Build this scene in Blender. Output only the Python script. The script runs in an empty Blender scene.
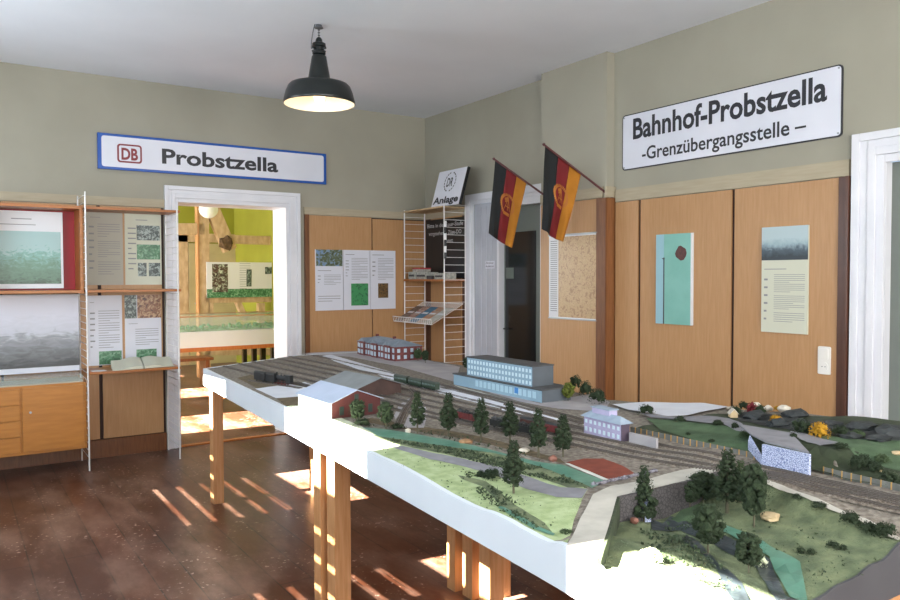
import bpy, bmesh, math, random
import numpy as np
from mathutils import Vector, Matrix, noise
from mathutils.geometry import tessellate_polygon
random.seed(7)
SC = bpy.context.scene
COL = SC.collection

# ------------------------------------------------------------------ camera
FPX, YAW, PIT, ROL = 756.8726, 0.5865, -0.0309, -0.0023
CAM = Vector((-4.2377, -6.8469, 1.5))
_F = Vector((math.sin(YAW)*math.cos(PIT), math.cos(YAW)*math.cos(PIT), math.sin(PIT)))
_R0 = Vector((math.cos(YAW), -math.sin(YAW), 0)); _U0 = _R0.cross(_F)
_R = _R0*math.cos(ROL)+_U0*math.sin(ROL); _U = _U0*math.cos(ROL)-_R0*math.sin(ROL)
cd = bpy.data.cameras.new('camera'); cam = bpy.data.objects.new('camera', cd); COL.objects.link(cam)
cd.sensor_width = 36; cd.lens = FPX/900*36; cd.clip_start = .02; cd.clip_end = 100
cam.matrix_world = Matrix(((_R.x, _U.x, -_F.x, CAM.x), (_R.y, _U.y, -_F.y, CAM.y), (_R.z, _U.z, -_F.z, CAM.z), (0, 0, 0, 1)))
SC.camera = cam
def ray(px, py): return _F*FPX+_R*(px-450)+_U*(300-py)
def atz(px, py, z): d = ray(px, py); return CAM+d*((z-CAM.z)/d.z)
def atx(px, py, x): d = ray(px, py); return CAM+d*((x-CAM.x)/d.x)
def aty(px, py, y): d = ray(px, py); return CAM+d*((y-CAM.y)/d.y)

# ------------------------------------------------------------------ materials
def lin(h):
    h = h.lstrip('#'); o = []
    for i in (0, 2, 4):
        v = int(h[i:i+2], 16)/255
        o.append(v/12.92 if v <= .04045 else ((v+.055)/1.055)**2.4)
    return (*o, 1)
MC = {}
def mat(name, c1, c2=None, scale=8, rough=.6, metal=0, bump=0, stretch=None, emit=None, es=1, detail=4, alpha=None, lo=.35, hi=.65, bscale=None, sheen=0):
    if name in MC: return MC[name]
    m = bpy.data.materials.new(name); m.use_nodes = True; nt = m.node_tree; N = nt.nodes; L = nt.links
    b = N['Principled BSDF']; b.inputs['Roughness'].default_value = rough; b.inputs['Metallic'].default_value = metal
    b.inputs['Base Color'].default_value = lin(c1)
    if c2 or bump:
        tc = N.new('ShaderNodeTexCoord'); mp = N.new('ShaderNodeMapping'); L.new(tc.outputs['Object'], mp.inputs['Vector'])
        if stretch: mp.inputs['Scale'].default_value = stretch
        nz = N.new('ShaderNodeTexNoise'); nz.inputs['Scale'].default_value = scale; nz.inputs['Detail'].default_value = detail
        L.new(mp.outputs[0], nz.inputs['Vector'])
        if c2:
            cr = N.new('ShaderNodeValToRGB'); cr.color_ramp.elements[0].position = lo; cr.color_ramp.elements[1].position = hi
            cr.color_ramp.elements[0].color = lin(c1); cr.color_ramp.elements[1].color = lin(c2)
            L.new(nz.outputs['Fac'], cr.inputs[0]); L.new(cr.outputs[0], b.inputs['Base Color'])
        if bump:
            nb = N.new('ShaderNodeTexNoise'); nb.inputs['Scale'].default_value = bscale or scale*2; nb.inputs['Detail'].default_value = 4
            L.new(mp.outputs[0], nb.inputs['Vector'])
            bp = N.new('ShaderNodeBump'); bp.inputs['Strength'].default_value = bump; bp.inputs['Distance'].default_value = .01
            L.new(nb.outputs['Fac'], bp.inputs['Height']); L.new(bp.outputs[0], b.inputs['Normal'])
    if emit:
        b.inputs['Emission Color'].default_value = lin(emit); b.inputs['Emission Strength'].default_value = es
    if alpha is not None: b.inputs['Alpha'].default_value = alpha
    MC[name] = m; return m

def floor_mat():
    m = bpy.data.materials.new('painted_floorboards'); m.use_nodes = True; N = m.node_tree.nodes; L = m.node_tree.links
    b = N['Principled BSDF']
    tc = N.new('ShaderNodeTexCoord'); mp = N.new('ShaderNodeMapping'); L.new(tc.outputs['Object'], mp.inputs['Vector'])
    mp.inputs['Rotation'].default_value = (0, 0, math.pi/2); mp.inputs['Location'].default_value = (.35, .07, 0)
    br = N.new('ShaderNodeTexBrick'); L.new(mp.outputs[0], br.inputs['Vector'])
    br.inputs['Scale'].default_value = 1; br.inputs['Brick Width'].default_value = 2.6; br.inputs['Row Height'].default_value = .165
    br.inputs['Mortar Size'].default_value = .004; br.inputs['Mortar Smooth'].default_value = .3; br.offset = .37
    br.inputs['Color1'].default_value = lin('#573120'); br.inputs['Color2'].default_value = lin('#46291c'); br.inputs['Mortar'].default_value = lin('#170d0a')
    # worn patches
    nz = N.new('ShaderNodeTexNoise'); nz.inputs['Scale'].default_value = 2.2; nz.inputs['Detail'].default_value = 9; nz.inputs['Roughness'].default_value = .7
    mp2 = N.new('ShaderNodeMapping'); L.new(tc.outputs['Object'], mp2.inputs['Vector']); mp2.inputs['Scale'].default_value = (1.6, .7, 1)
    L.new(mp2.outputs[0], nz.inputs['Vector'])
    cr = N.new('ShaderNodeValToRGB'); cr.color_ramp.elements[0].position = .45; cr.color_ramp.elements[1].position = .68
    cr.color_ramp.elements[1].color = (.95, .95, .95, 1); L.new(nz.outputs['Fac'], cr.inputs[0])
    mx = N.new('ShaderNodeMixRGB'); L.new(cr.outputs[0], mx.inputs[0]); L.new(br.outputs['Color'], mx.inputs[1]); mx.inputs[2].default_value = lin('#806557')
    # chipped flecks
    n2 = N.new('ShaderNodeTexNoise'); n2.inputs['Scale'].default_value = 38; n2.inputs['Detail'].default_value = 3; L.new(tc.outputs['Object'], n2.inputs['Vector'])
    n3 = N.new('ShaderNodeTexNoise'); n3.inputs['Scale'].default_value = 2.6; n3.inputs['Detail'].default_value = 2; L.new(tc.outputs['Object'], n3.inputs['Vector'])
    c2 = N.new('ShaderNodeValToRGB'); c2.color_ramp.elements[0].position = .63; c2.color_ramp.elements[1].position = .68; L.new(n2.outputs['Fac'], c2.inputs[0])
    c3 = N.new('ShaderNodeValToRGB'); c3.color_ramp.elements[0].position = .46; c3.color_ramp.elements[1].position = .6; L.new(n3.outputs['Fac'], c3.inputs[0])
    mu = N.new('ShaderNodeMath'); mu.operation = 'MULTIPLY'; L.new(c2.outputs[0], mu.inputs[0]); L.new(c3.outputs[0], mu.inputs[1])
    m3 = N.new('ShaderNodeMixRGB'); L.new(mu.outputs[0], m3.inputs[0]); L.new(mx.outputs[0], m3.inputs[1]); m3.inputs[2].default_value = lin('#b5a396')
    L.new(m3.outputs[0], b.inputs['Base Color'])
    rr = N.new('ShaderNodeMapRange'); L.new(nz.outputs['Fac'], rr.inputs[0]); rr.inputs[3].default_value = .20; rr.inputs[4].default_value = .5
    L.new(rr.outputs[0], b.inputs['Roughness'])
    bp = N.new('ShaderNodeBump'); bp.inputs['Strength'].default_value = .25; bp.inputs['Distance'].default_value = .004
    L.new(nz.outputs['Fac'], bp.inputs['Height']); L.new(bp.outputs[0], b.inputs['Normal'])
    return m

def stone_mat(name, c1, c2, scale):
    m = bpy.data.materials.new(name); m.use_nodes = True; N = m.node_tree.nodes; L = m.node_tree.links; b = N['Principled BSDF']
    b.inputs['Roughness'].default_value = .5
    tc = N.new('ShaderNodeTexCoord'); v = N.new('ShaderNodeTexVoronoi'); v.inputs['Scale'].default_value = scale; L.new(tc.outputs['Object'], v.inputs['Vector'])
    n = N.new('ShaderNodeTexNoise'); n.inputs['Scale'].default_value = scale*1.3; L.new(tc.outputs['Object'], n.inputs['Vector'])
    v.feature = 'DISTANCE_TO_EDGE'
    cr = N.new('ShaderNodeValToRGB'); cr.color_ramp.elements[0].position = .04; cr.color_ramp.elements[1].position = .14
    cr.color_ramp.elements[0].color = lin(c2); cr.color_ramp.elements[1].color = lin(c1); L.new(v.outputs['Distance'], cr.inputs[0])
    mx = N.new('ShaderNodeMixRGB'); mx.blend_type = 'MULTIPLY'; mx.inputs[0].default_value = .6; L.new(cr.outputs[0], mx.inputs[1]); L.new(n.outputs['Color'], mx.inputs[2])
    L.new(cr.outputs[0], b.inputs['Base Color'])
    return m

def photo_mat(name, stops, scale=10, stretch=(1, 1, 1), band=None):
    """a printed picture: gradient of the print plus noise"""
    m = bpy.data.materials.new(name); m.use_nodes = True; N = m.node_tree.nodes; L = m.node_tree.links; b = N['Principled BSDF']
    b.inputs['Roughness'].default_value = .35
    tc = N.new('ShaderNodeTexCoord'); mp = N.new('ShaderNodeMapping'); mp.inputs['Scale'].default_value = stretch; L.new(tc.outputs['Object'], mp.inputs['Vector'])
    n = N.new('ShaderNodeTexNoise'); n.inputs['Scale'].default_value = scale; n.inputs['Detail'].default_value = 6; n.inputs['Distortion'].default_value = 1.2; L.new(mp.outputs[0], n.inputs['Vector'])
    cr = N.new('ShaderNodeValToRGB'); e = cr.color_ramp.elements
    while len(e) < len(stops): e.new(.5)
    for i, (p, c) in enumerate(stops): e[i].position = p; e[i].color = lin(c)
    if band:
        g = N.new('ShaderNodeSeparateXYZ'); L.new(tc.outputs['Generated'], g.inputs[0])
        ma = N.new('ShaderNodeMath'); ma.operation = 'MULTIPLY_ADD'; L.new(n.outputs['Fac'], ma.inputs[0]); ma.inputs[1].default_value = band
        L.new(g.outputs['Z'], ma.inputs[2]); L.new(ma.outputs[0], cr.inputs[0])
    else: L.new(n.outputs['Fac'], cr.inputs[0])
    L.new(cr.outputs[0], b.inputs['Base Color']); return m

M = dict(
 wall=mat('wall_paint', '#a19e90', '#999688', 1.5, .85, bump=.05, bscale=60),
 ceil=mat('ceiling_paint', '#dfe3ea', '#d9dde4', 1.2, .9),
 band=mat('stained_band', '#a79c85', '#aea38d', 6, .7, stretch=(1, 1, 12)),
 panel=mat('beech_laminate', '#b58c62', '#ab8156', 9, .42, stretch=(9, 9, .7), lo=.3, hi=.7),
 paneldark=mat('dark_panel', '#774a2b', '#633c22', 9, .4, stretch=(8, 8, .7)),
 brownpost=mat('brown_lacquer', '#5d3b2c', '#4f3226', 5, .35),
 gap=mat('dark_gap', '#2c130b', rough=.7),
 white=mat('white_gloss_paint', '#dfe0e6', '#d5d7de', 3, .35),
 doordark=mat('dark_grey_door', '#5c6661', '#555f5a', 3, .4),
 doorglass=mat('dark_door_glass', '#15191a', rough=.08),
 greendoor=mat('grey_green_door', '#6f7670', '#69706a', 3, .5),
 enamel=mat('white_enamel', '#dfe1ec', '#d6d9e4', 2, .22),
 blue=mat('blue_enamel', '#2455a8', rough=.25),
 black=mat('black_paint', '#14161a', rough=.35),
 signblack=mat('sign_black', '#23252d', rough=.4),
 red=mat('red_paint', '#b01f24', rough=.4),
 signred=mat('dark_red_print', '#7e1e2a', rough=.4),
 pine=mat('pine_wood', '#b98b62', '#a9794c', 7, .5, stretch=(10, 10, .8)),
 pine2=mat('pine_wood_orange', '#b8743c', '#a5622f', 7, .5, stretch=(10, 10, .8)),
 teak=mat('shelf_teak', '#a9672c', '#975822', 8, .38, stretch=(1, 8, 8)),
 cab=mat('cabinet_teak', '#b2762f', '#a66b27', 6, .38, stretch=(1, 3, 8)),
 fascia=mat('white_board_paint', '#d6dfe8', '#cfd8e2', 3, .4),
 wire=mat('white_wire', '#e6e6e6', rough=.35),
 lime=mat('lime_wall_paint', '#91932a', '#8a8c25', 2, .8),
 oldwood=mat('old_timber', '#c9ae8a', '#b2966f', 6, .8, stretch=(3, 3, 1.2), bump=.3),
 cream=mat('cream_paint', '#b9ab80', '#ad9f75', 3, .6),
 glass=mat('vitrine_glass', '#cfe0da', rough=.05, alpha=.18),
 globe=mat('opal_glass', '#f2f2ea', rough=.2, emit='#fff6e6', es=.15),
 lampblack=mat('lamp_enamel_black', '#1f2423', '#171b1b', 6, .3),
 lampin=mat('lamp_enamel_white', '#efe2cf', rough=.35),
 cable=mat('grey_cable', '#55585c', rough=.5),
 steel=mat('steel', '#9aa0a4', rough=.35, metal=.8),
 paper=mat('paper', '#d8dade', rough=.5), paperwarm=mat('paper_warm', '#c9cbb9', rough=.5), papercool=mat('paper_cool', '#d2d5e0', rough=.45),
 papergrey=mat('paper_grey', '#aaa79a', rough=.5),
 ink=mat('grey_ink', '#86888b', rough=.6), inkdark=mat('dark_ink', '#3c3f44', rough=.6),
 chalk=mat('chalk_white', '#b9bbbd', rough=.8),
 plastic=mat('white_plastic', '#e4e2dc', rough=.3), plasticdark=mat('socket_hole', '#5a564f', rough=.5),
 redbanner=mat('red_board', '#9c1826', rough=.5),
 gravel=mat('yard_gravel', '#8c857b', '#655d54', 55, .9, bump=.5, bscale=160),
 asphalt=mat('model_asphalt', '#85858b', '#77777e', 20, .8),
 forecourt=mat('forecourt_card', '#a6a3a5', '#98959a', 9, .7),
 concrete=mat('model_concrete', '#b8b5ac', '#a7a49b', 14, .8),
 platform=mat('platform_card', '#d3d7e0', '#c8ccd6', 8, .7),
 river=mat('teal_river_paint', '#5a8775', '#4a7766', 14, .35, bump=.2),
 stream=mat('dark_stream', '#3a4348', '#2b3236', 16, .3, bump=.3),
 meadow=mat('light_meadow_flock', '#a9b98c', '#8d9f70', 26, .95, bump=.5, bscale=200),
 green=mat('green_flock', '#4c6447', '#3d5239', 14, .95, bump=.5, bscale=200),
 moss=mat('moss_flock', '#76805f', '#4f5c44', 16, .95, bump=.6, bscale=180),
 pale=mat('pale_flock_sun_patch', '#cdd3ba', '#bcc4a6', 22, .9),  # pale bushes, and the sun patch painted on the front ground
 earth=mat('brown_earth', '#6b5d45', '#524734', 30, .95, bump=.5),
 darkslope=mat('dark_slope_flock', '#37422c', '#2c3524', 20, .95, bump=.5),
 hedge=mat('low_scrub_flock', '#2c3a2b', '#46553a', 60, .95, bump=1, bscale=150),
 tennis=mat('red_clay', '#7c3a28', '#6c3122', 25, .9),
 whitel=mat('white_line', '#c8ccc4', rough=.6),
 rail=mat('rail_steel', '#6f6a66', rough=.35, metal=.5), sleeper=mat('sleeper', '#6a6058', '#5a5049', 40, .8),
 ballast=mat('ballast', '#857d73', '#5d554c', 90, .95, bump=.5),
 leaf=mat('tree_foam', '#32432a', '#1c2a14', 45, .95, bump=.6, bscale=200),
 leaf2=mat('tree_foam_light', '#4a5e3a', '#2f3f26', 45, .95, bump=.6, bscale=200),
 leafy=mat('yellow_green_foam', '#5e6420', '#3f4a18', 45, .95),
 trunk=mat('model_trunk', '#54503f', rough=.8),
 yellow=mat('yellow_flock', '#b98a1c', '#8f6a10', 60, .95), redflock=mat('red_flock', '#6e2028', rough=.9), pinkflock=mat('pale_stone_flock', '#b5ab9c', '#8f877b', 40, .9),
 slate=mat('slate_rock', '#33383a', '#212527', 18, .8, bump=.6),
 st_white=mat('stone_white', '#cfc8bc', '#b0a898', 30, .7), st_or=mat('stone_orange', '#a5805c', '#8f6c4c', 30, .7), st_red=mat('stone_red', '#84594a', '#704a40', 30, .7), st_tan=mat('stone_tan', '#b9a683', '#a3906e', 30, .7),
 barnred=mat('barn_red', '#582625', '#4c201f', 12, .7), roofblue=mat('card_roof_pale_blue', '#b4c0d6', '#a9b6cc', 8, .5), roofgrey=mat('card_roof_grey', '#83898c', '#777d80', 12, .6),
 brick=mat('model_brick', '#743a3a', '#5c3032', 60, .7), brickdark=mat('window_blue', '#a9bccb', rough=.4), roofb=mat('slate_blue_roof', '#7f8b98', '#717d8a', 30, .6),
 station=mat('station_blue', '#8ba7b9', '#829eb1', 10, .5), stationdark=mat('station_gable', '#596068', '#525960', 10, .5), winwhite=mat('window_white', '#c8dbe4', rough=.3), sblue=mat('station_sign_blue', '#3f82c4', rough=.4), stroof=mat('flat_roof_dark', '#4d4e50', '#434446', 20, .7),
 pink=mat('pale_violet_card', '#aea9c8', '#a49fbf', 30, .5), pinkroof=mat('blue_grey_roof', '#93a3b4', '#8796a8', 25, .6),
 coachg=mat('coach_green', '#2c3c2e', '#243226', 20, .4), coachroof=mat('coach_roof', '#3d4640', rough=.5),
 wred=mat('wagon_red', '#5e2324', rough=.5), wbrown=mat('wagon_brown', '#4a2a24', rough=.5), wblack=mat('wagon_black', '#1f2123', rough=.5), coal=mat('coal', '#17181a', '#2a2b2d', 60, .6, bump=.5), wgrey=mat('gravel_load', '#4b4c4e', '#333436', 60, .8),
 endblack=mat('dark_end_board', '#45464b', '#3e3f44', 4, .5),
 flagblack=mat('flag_black', '#15181a', '#121415', 6, .85), flagred=mat('flag_red', '#74151a', '#651115', 6, .85), flaggold=mat('flag_gold', '#b4741c', '#a66a15', 6, .85), emblem=mat('emblem_gold', '#a8651f', rough=.7),
 polered=mat('pole_red', '#521c1e', rough=.4),
 turq=mat('turquoise_print', '#7fb8ad', '#74ada2', 5, .35), turq2=mat('light_blue_print', '#92bcc8', rough=.35), turq3=mat('teal_shadow_print', '#5f9c98', rough=.4), rust=mat('rust_print', '#4a2c2c', '#5f3633', 60, .5),
 boxwhite=mat('model_box_card', '#b9b7ae', '#8b8f88', 45, .6), boxred=mat('model_box_red', '#a5333a', rough=.5), boxdark=mat('model_box_dark', '#39363a', rough=.5),
 magblue=mat('magazine_blue', '#4a86a6', '#3c7496', 30, .4), magor=mat('magazine_orange', '#c07038', '#a9adA0', 30, .4), magdark=mat('magazine_dark', '#4c4240', '#7d6a60', 40, .4), magwhite=mat('magazine_white', '#c4c6bd', '#a9a8a0', 40, .4), magred=mat('magazine_red', '#8e3b36', '#b9b2a4', 30, .4),
)
M['floor'] = floor_mat()
M['stone'] = stone_mat('blue_white_stone', '#c2cbe4', '#5f6c9e', 160)
M['wallstone'] = stone_mat('bridge_stone', '#4d4a4c', '#2d2b2d', 90)
M['ph_forest'] = photo_mat('aerial_forest_print', [(.30, '#2a4434'), (.5, '#4a6f5a'), (.72, '#557f6a'), (.95, '#6f9f96'), (1, '#8fb0b0')], 22, (1, 1, 1.6), .75)
M['ph_land'] = photo_mat('grey_landscape_print', [(.25, '#3c4044'), (.45, '#6b6f74'), (.62, '#8a8f96'), (.72, '#b9bdc9'), (1, '#c9ccda')], 9, (1, 1, 3), .45)
M['ph_bw'] = photo_mat('dark_photo_print', [(.35, '#1e2c2c'), (.5, '#3f4e4c'), (.6, '#9aa8a4')], 40)
M['ph_green'] = photo_mat('green_photo_print', [(.3, '#1f4a34'), (.5, '#3f7a52'), (.68, '#8db59a')], 30)
M['ph_map'] = photo_mat('green_map_print', [(.35, '#215c3a'), (.5, '#3f8f58'), (.7, '#3b8a55')], 30)
M['ph_warm'] = photo_mat('warm_photo_print', [(.3, '#3a2222'), (.48, '#8a5a3c'), (.62, '#c0a27c')], 30)
M['ph_house'] = photo_mat('house_photo_print', [(.3, '#24302c'), (.5, '#5f6a4c'), (.6, '#7a93b0'), (.7, '#5f86b8')], 26)
M['ph_train'] = photo_mat('train_photo_print', [(.25, '#1e2932'), (.45, '#3f4f5a'), (.62, '#8fa6ae'), (.8, '#a9bcc0')], 26, (1, 1, 1), .3)
M['ph_gold'] = photo_mat('emblem_photo_print', [(.4, '#2a1c14'), (.5, '#8a6a3a'), (.6, '#2d2a28')], 60)
M['ph_mapw'] = photo_mat('district_map_print', [(.42, '#9c7c5c'), (.46, '#bc9f7a'), (.56, '#b59a72'), (.60, '#a58662'), (.64, '#b8a078')], 34)
M['ph_room'] = photo_mat('interior_photo_print', [(.35, '#20282a'), (.48, '#5f4038'), (.56, '#7d8a80'), (.66, '#c8cdbf')], 24)

# ------------------------------------------------------------------ geometry collector
class G:
    def __init__(s): s.v = []; s.f = []; s.smooth = False
    def add(s, vs, fs):
        o = len(s.v); s.v += [tuple(v) for v in vs]; s.f += [tuple(i+o for i in f) for f in fs]; return s
    def box(s, x0, x1, y0, y1, z0, z1):
        x0, x1 = sorted((x0, x1)); y0, y1 = sorted((y0, y1)); z0, z1 = sorted((z0, z1))
        return s.add([(x0,y0,z0),(x1,y0,z0),(x1,y1,z0),(x0,y1,z0),(x0,y0,z1),(x1,y0,z1),(x1,y1,z1),(x0,y1,z1)],
              [(0,3,2,1),(4,5,6,7),(0,1,5,4),(1,2,6,5),(2,3,7,6),(3,0,4,7)])
    def ob(s, o, a, b, c):   # parallelepiped from corner o with edges a,b,c
        o, a, b, c = map(Vector, (o, a, b, c))
        if a.cross(b).dot(c) < 0: a, b = b, a
        p = [o, o+a, o+a+b, o+b]
        return s.add(p+[q+c for q in p], [(0,3,2,1),(4,5,6,7),(0,1,5,4),(1,2,6,5),(2,3,7,6),(3,0,4,7)])
    def prism(s, pts, d):    # polygon (3d) extruded by d
        d = Vector(d); pts = [Vector(p) for p in pts]; n = len(pts)
        nn = Vector((0,0,0))
        for i in range(n): nn += pts[i].cross(pts[(i+1) % n])
        if nn.dot(d) > 0: pts = pts[::-1]
        return s.add(pts+[p+d for p in pts], [tuple(range(n)), tuple(range(2*n-1, n-1, -1))]+[(i, i+n, (i+1) % n+n, (i+1) % n) for i in range(n)])
    def tube(s, a, b, r, r2=None, n=10, caps=True):
        a, b = Vector(a), Vector(b); r2 = r if r2 is None else r2; d = (b-a).normalized()
        u = d.orthogonal().normalized(); w = d.cross(u); o = len(s.v); vs = []
        for p, rr in ((a, r), (b, r2)):
            for i in range(n): t = 2*math.pi*i/n; vs.append(p+(u*math.cos(t)+w*math.sin(t))*rr)
        fs = [(i, (i+1) % n, (i+1) % n+n, i+n) for i in range(n)]
        if caps: fs += [tuple(range(n-1, -1, -1)), tuple(range(n, 2*n))]
        return s.add(vs, fs)
    def path(s, pts, r, n=8):
        for a, b in zip(pts, pts[1:]): s.tube(a, b, r, n=n)
        return s
    def lathe(s, prof, c, n=40):
        vs = []; m = len(prof)
        for i in range(n):
            t = 2*math.pi*i/n
            for r, z in prof: vs.append((c[0]+r*math.cos(t), c[1]+r*math.sin(t), c[2]+z))
        fs = [(i*m+j, ((i+1) % n)*m+j, ((i+1) % n)*m+j+1, i*m+j+1) for i in range(n) for j in range(m-1)]
        return s.add(vs, fs)
    def blob(s, c, r, sub=1, jit=.25, sq=(1, 1, 1), seed=0):
        bm = bmesh.new(); bmesh.ops.create_icosphere(bm, subdivisions=sub, radius=1)
        rnd = random.Random(seed)
        vs = []
        off = Vector((rnd.random()*50, rnd.random()*50, 0))
        for v in bm.verts:
            k = 1+jit*noise.noise(v.co*1.7+off)*2 + (rnd.random()-.5)*jit*.6
            vs.append((c[0]+v.co.x*r*k*sq[0], c[1]+v.co.y*r*k*sq[1], c[2]+v.co.z*r*k*sq[2]))
        fs = [tuple(v.index for v in f.verts) for f in bm.faces]; bm.free()
        return s.add(vs, fs)
    def build(s, name, m, parent=None, smooth=False, bevel=0, loc=None):
        me = bpy.data.meshes.new(name)
        base = Vector(world_of(parent)) if parent else (Vector(loc) if loc is not None else s.base())
        me.from_pydata([tuple(Vector(v)-base) for v in s.v], [], s.f); me.update()
        if smooth: me.polygons.foreach_set('use_smooth', [True]*len(me.polygons))
        for mm in (m if isinstance(m, (list, tuple)) else [m]): me.materials.append(mm)
        o = bpy.data.objects.new(name, me); COL.objects.link(o)
        if parent: o.parent = parent
        else: o.location = base
        if bevel:
            b = o.modifiers.new('bevel', 'BEVEL'); b.width = bevel; b.segments = 2; b.limit_method = 'ANGLE'
        return o
    def base(s):
        xs = [v[0] for v in s.v]; ys = [v[1] for v in s.v]; zs = [v[2] for v in s.v]
        return Vector(((min(xs)+max(xs))/2, (min(ys)+max(ys))/2, min(zs)))
def world_of(o):
    p = Vector((0, 0, 0))
    while o: p += o.location; o = o.parent
    return p
def tag(o, label, cat, group=None, kind=None):
    o['label'] = label; o['category'] = cat
    if group: o['group'] = group
    if kind: o['kind'] = kind
    return o
def root(name, loc, label, cat, group=None):
    o = bpy.data.objects.new(name, None); COL.objects.link(o); o.location = loc; o.empty_display_size = .05
    return tag(o, label, cat, group)
def struct(o, kind='structure'): o['kind'] = kind; return o
def SB(name, m, *b, bevel=0):
    g = G()
    for q in b: g.box(*q)
    return struct(g.build(name, m, bevel=bevel))
def copy_tree(o, parent=None):
    c = o.copy(); COL.objects.link(c); c.parent = parent
    for ch in [x for x in SC.objects if x.parent == o]: copy_tree(ch, c)
    return c

def text_mesh(txt, h, sx=1.0, bold=0.0, align='LEFT', spacing=1.0):
    """verts/faces of a text in the xy plane, h = cap height scale"""
    cu = bpy.data.curves.new('t', 'FONT'); cu.body = txt; cu.size = h; cu.offset = bold; cu.align_x = align; cu.space_character = spacing; cu.resolution_u = 3
    o = bpy.data.objects.new('t', cu); COL.objects.link(o)
    dg = bpy.context.evaluated_depsgraph_get(); dg.update()
    me = bpy.data.meshes.new_from_object(o.evaluated_get(dg))
    vs = [(v.co.x*sx, v.co.y) for v in me.vertices]; fs = [tuple(p.vertices) for p in me.polygons]
    bpy.data.objects.remove(o); bpy.data.curves.remove(cu); bpy.data.meshes.remove(me)
    return vs, fs
def put_text(g, txt, org, right, up, h, width=None, bold=0, italic=0):
    """lay text with its baseline at org, fitted to width"""
    right = Vector(right).normalized(); up = Vector(up).normalized(); n = right.cross(up)
    vs, fs = text_mesh(txt, 1.0, 1, bold)
    x0 = min(v[0] for v in vs); x1 = max(v[0] for v in vs); ch = .73
    sy = h/ch; sx = (width/(x1-x0)) if width else sy
    org = Vector(org)
    P = [org+right*((v[0]-x0)*sx+italic*v[1]*sy)+up*(v[1]*sy) for v in vs]
    fs2 = []
    for f in fs:
        a, b, c = P[f[0]], P[f[1]], P[f[2]]
        fs2.append(f if (b-a).cross(c-a).dot(n) >= 0 else f[::-1])
    g.add(P, fs2)

# ------------------------------------------------------------------ room shell
H = 3.17; XL = -4.9; YB = -8.6; YF = 6.4
SB('floor', M['floor'], (XL-.1, .3, YB-.1, YF+.1, -.05, 0))
SB('ceiling', M['ceil'], (XL-.1, .3, YB-.1, .15, H, H+.05))
SB('ceiling_back_room', M['ceil'], (XL-.1, .3, .15, YF+.1, H, H+.05))
OX0, OX1, OZ = -2.545, -1.558, 2.155
# wall with the doorway to the second room, 0.32 thick
SB('wall_front', M['wall'], (XL, OX0-.01, 0, .3, 0, H), (OX1+.01, 0, 0, .3, 0, H), (OX0-.01, OX1+.01, 0, .3, OZ+.01, H))
SB('wall_front_back_room_side', M['lime'], (XL, OX0-.01, .3, .32, 0, H), (OX1+.01, 0, .3, .32, 0, H), (OX0-.01, OX1+.01, .3, .32, OZ+.01, H))
# right wall: recess, chimney breast, sign wall with door opening
XR = -.04; XC = -.12
SB('wall_right', M['wall'],
   (0, .15, -.80, 0, 0, H), (0, .15, -2.02, -.80, 2.24, H), (XC, .15, -2.765, -2.02, 0, H),
   (XR, .15, -4.66, -2.765, 0, H), (XR, .15, YB, -5.72, 0, H), (XR, .15, -5.72, -4.66, 2.2, H))
SB('wall_back', M['wall'], (XL, .15, YB-.1, YB, 0, H))
SB('wall_right_back_room', M['lime'], (0, .15, .3, YF, 0, H))
SB('wall_far_back_room', M['lime'], (XL, .15, YF, YF+.1, 0, H))
# left wall with windows
WZ0, WZ1 = 1.35, 2.57
wins = [(-2.03, -1.10), (-4.20, -3.22), (-6.36, -5.38)]
bwins = [(.80, 1.75), (3.05, 4.15), (5.2, 6.0)]
def wall_with(name, m, y0, y1, ws, z0, z1):
    b = []; y = y0
    for a, c in sorted(ws):
        b.append((XL-.06, XL, y, a, 0, H)); b.append((XL-.06, XL, a, c, 0, z0)); b.append((XL-.06, XL, a, c, z1, H)); y = c
    b.append((XL-.06, XL, y, y1, 0, H)); SB(name, m, *b)
wall_with('wall_left', M['wall'], YB, .3, wins, WZ0, WZ1)
wall_with('wall_left_back_room', M['lime'], .3, YF, bwins, .9, 2.95)
for i, (a, b) in enumerate(wins+bwins):
    z0 = WZ0 if i < 3 else .9; z1 = WZ1 if i < 3 else 2.95
    SB('window_%d' % (i+1), M['white'], (XL-.055, XL+.02, a-.06, a, z0-.06, z1+.06), (XL-.055, XL+.02, b, b+.06, z0-.06, z1+.06), (XL-.055, XL+.02, a-.06, b+.06, z0-.06, z0), (XL-.055, XL+.02, a-.06, b+.06, z1, z1+.06))
for i, (a, b) in enumerate(wins):      # slatted shutter over the lower part
    g = G(); gaps = [2.02, 1.895, 1.77, 1.645, 1.52]; top = 2.215
    for z in gaps: g.box(XL-.045, XL-.03, a, b, z+.009, top); top = z-.009
    g.box(XL-.045, XL-.03, a, b, WZ0, top)
    struct(g.build('window_shutter_%d' % (i+1), M['white']))
# picture band and panelling on front wall
SB('trim_1', M['band'], (-1.375, -.002, -.022, -.001, 2.10, 2.17), (XL, -2.66, -.022, -.001, 2.10, 2.17))
SB('trim_2', M['band'], (XR-.022, XR-.001, -4.56, -2.80, 2.055, 2.145), (XC-.02, XC-.001, -2.74, -2.03, 2.09, 2.17), (XC-.02, XR, -2.787, -2.767, 2.09, 2.17), (-.02, -.001, -.74, -.02, 2.10, 2.17))
def pan(name, x0, x1, z0, z1, m='panel'): SB(name, M[m], (x0, x1, -.02, -.002, z0, z1), bevel=.001)
pan('wall_panel_front_1', -1.325, -.652, .1, 2.095); pan('wall_panel_front_2', -.640, -.004, .1, 2.085)
pan('wall_panel_front_3', -3.172, -2.69, .155, 2.095); pan('wall_panel_front_4', -3.88, -3.2, .155, 2.095); pan('wall_panel_front_5', XL+.02, -3.9, .155, 2.095)
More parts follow.
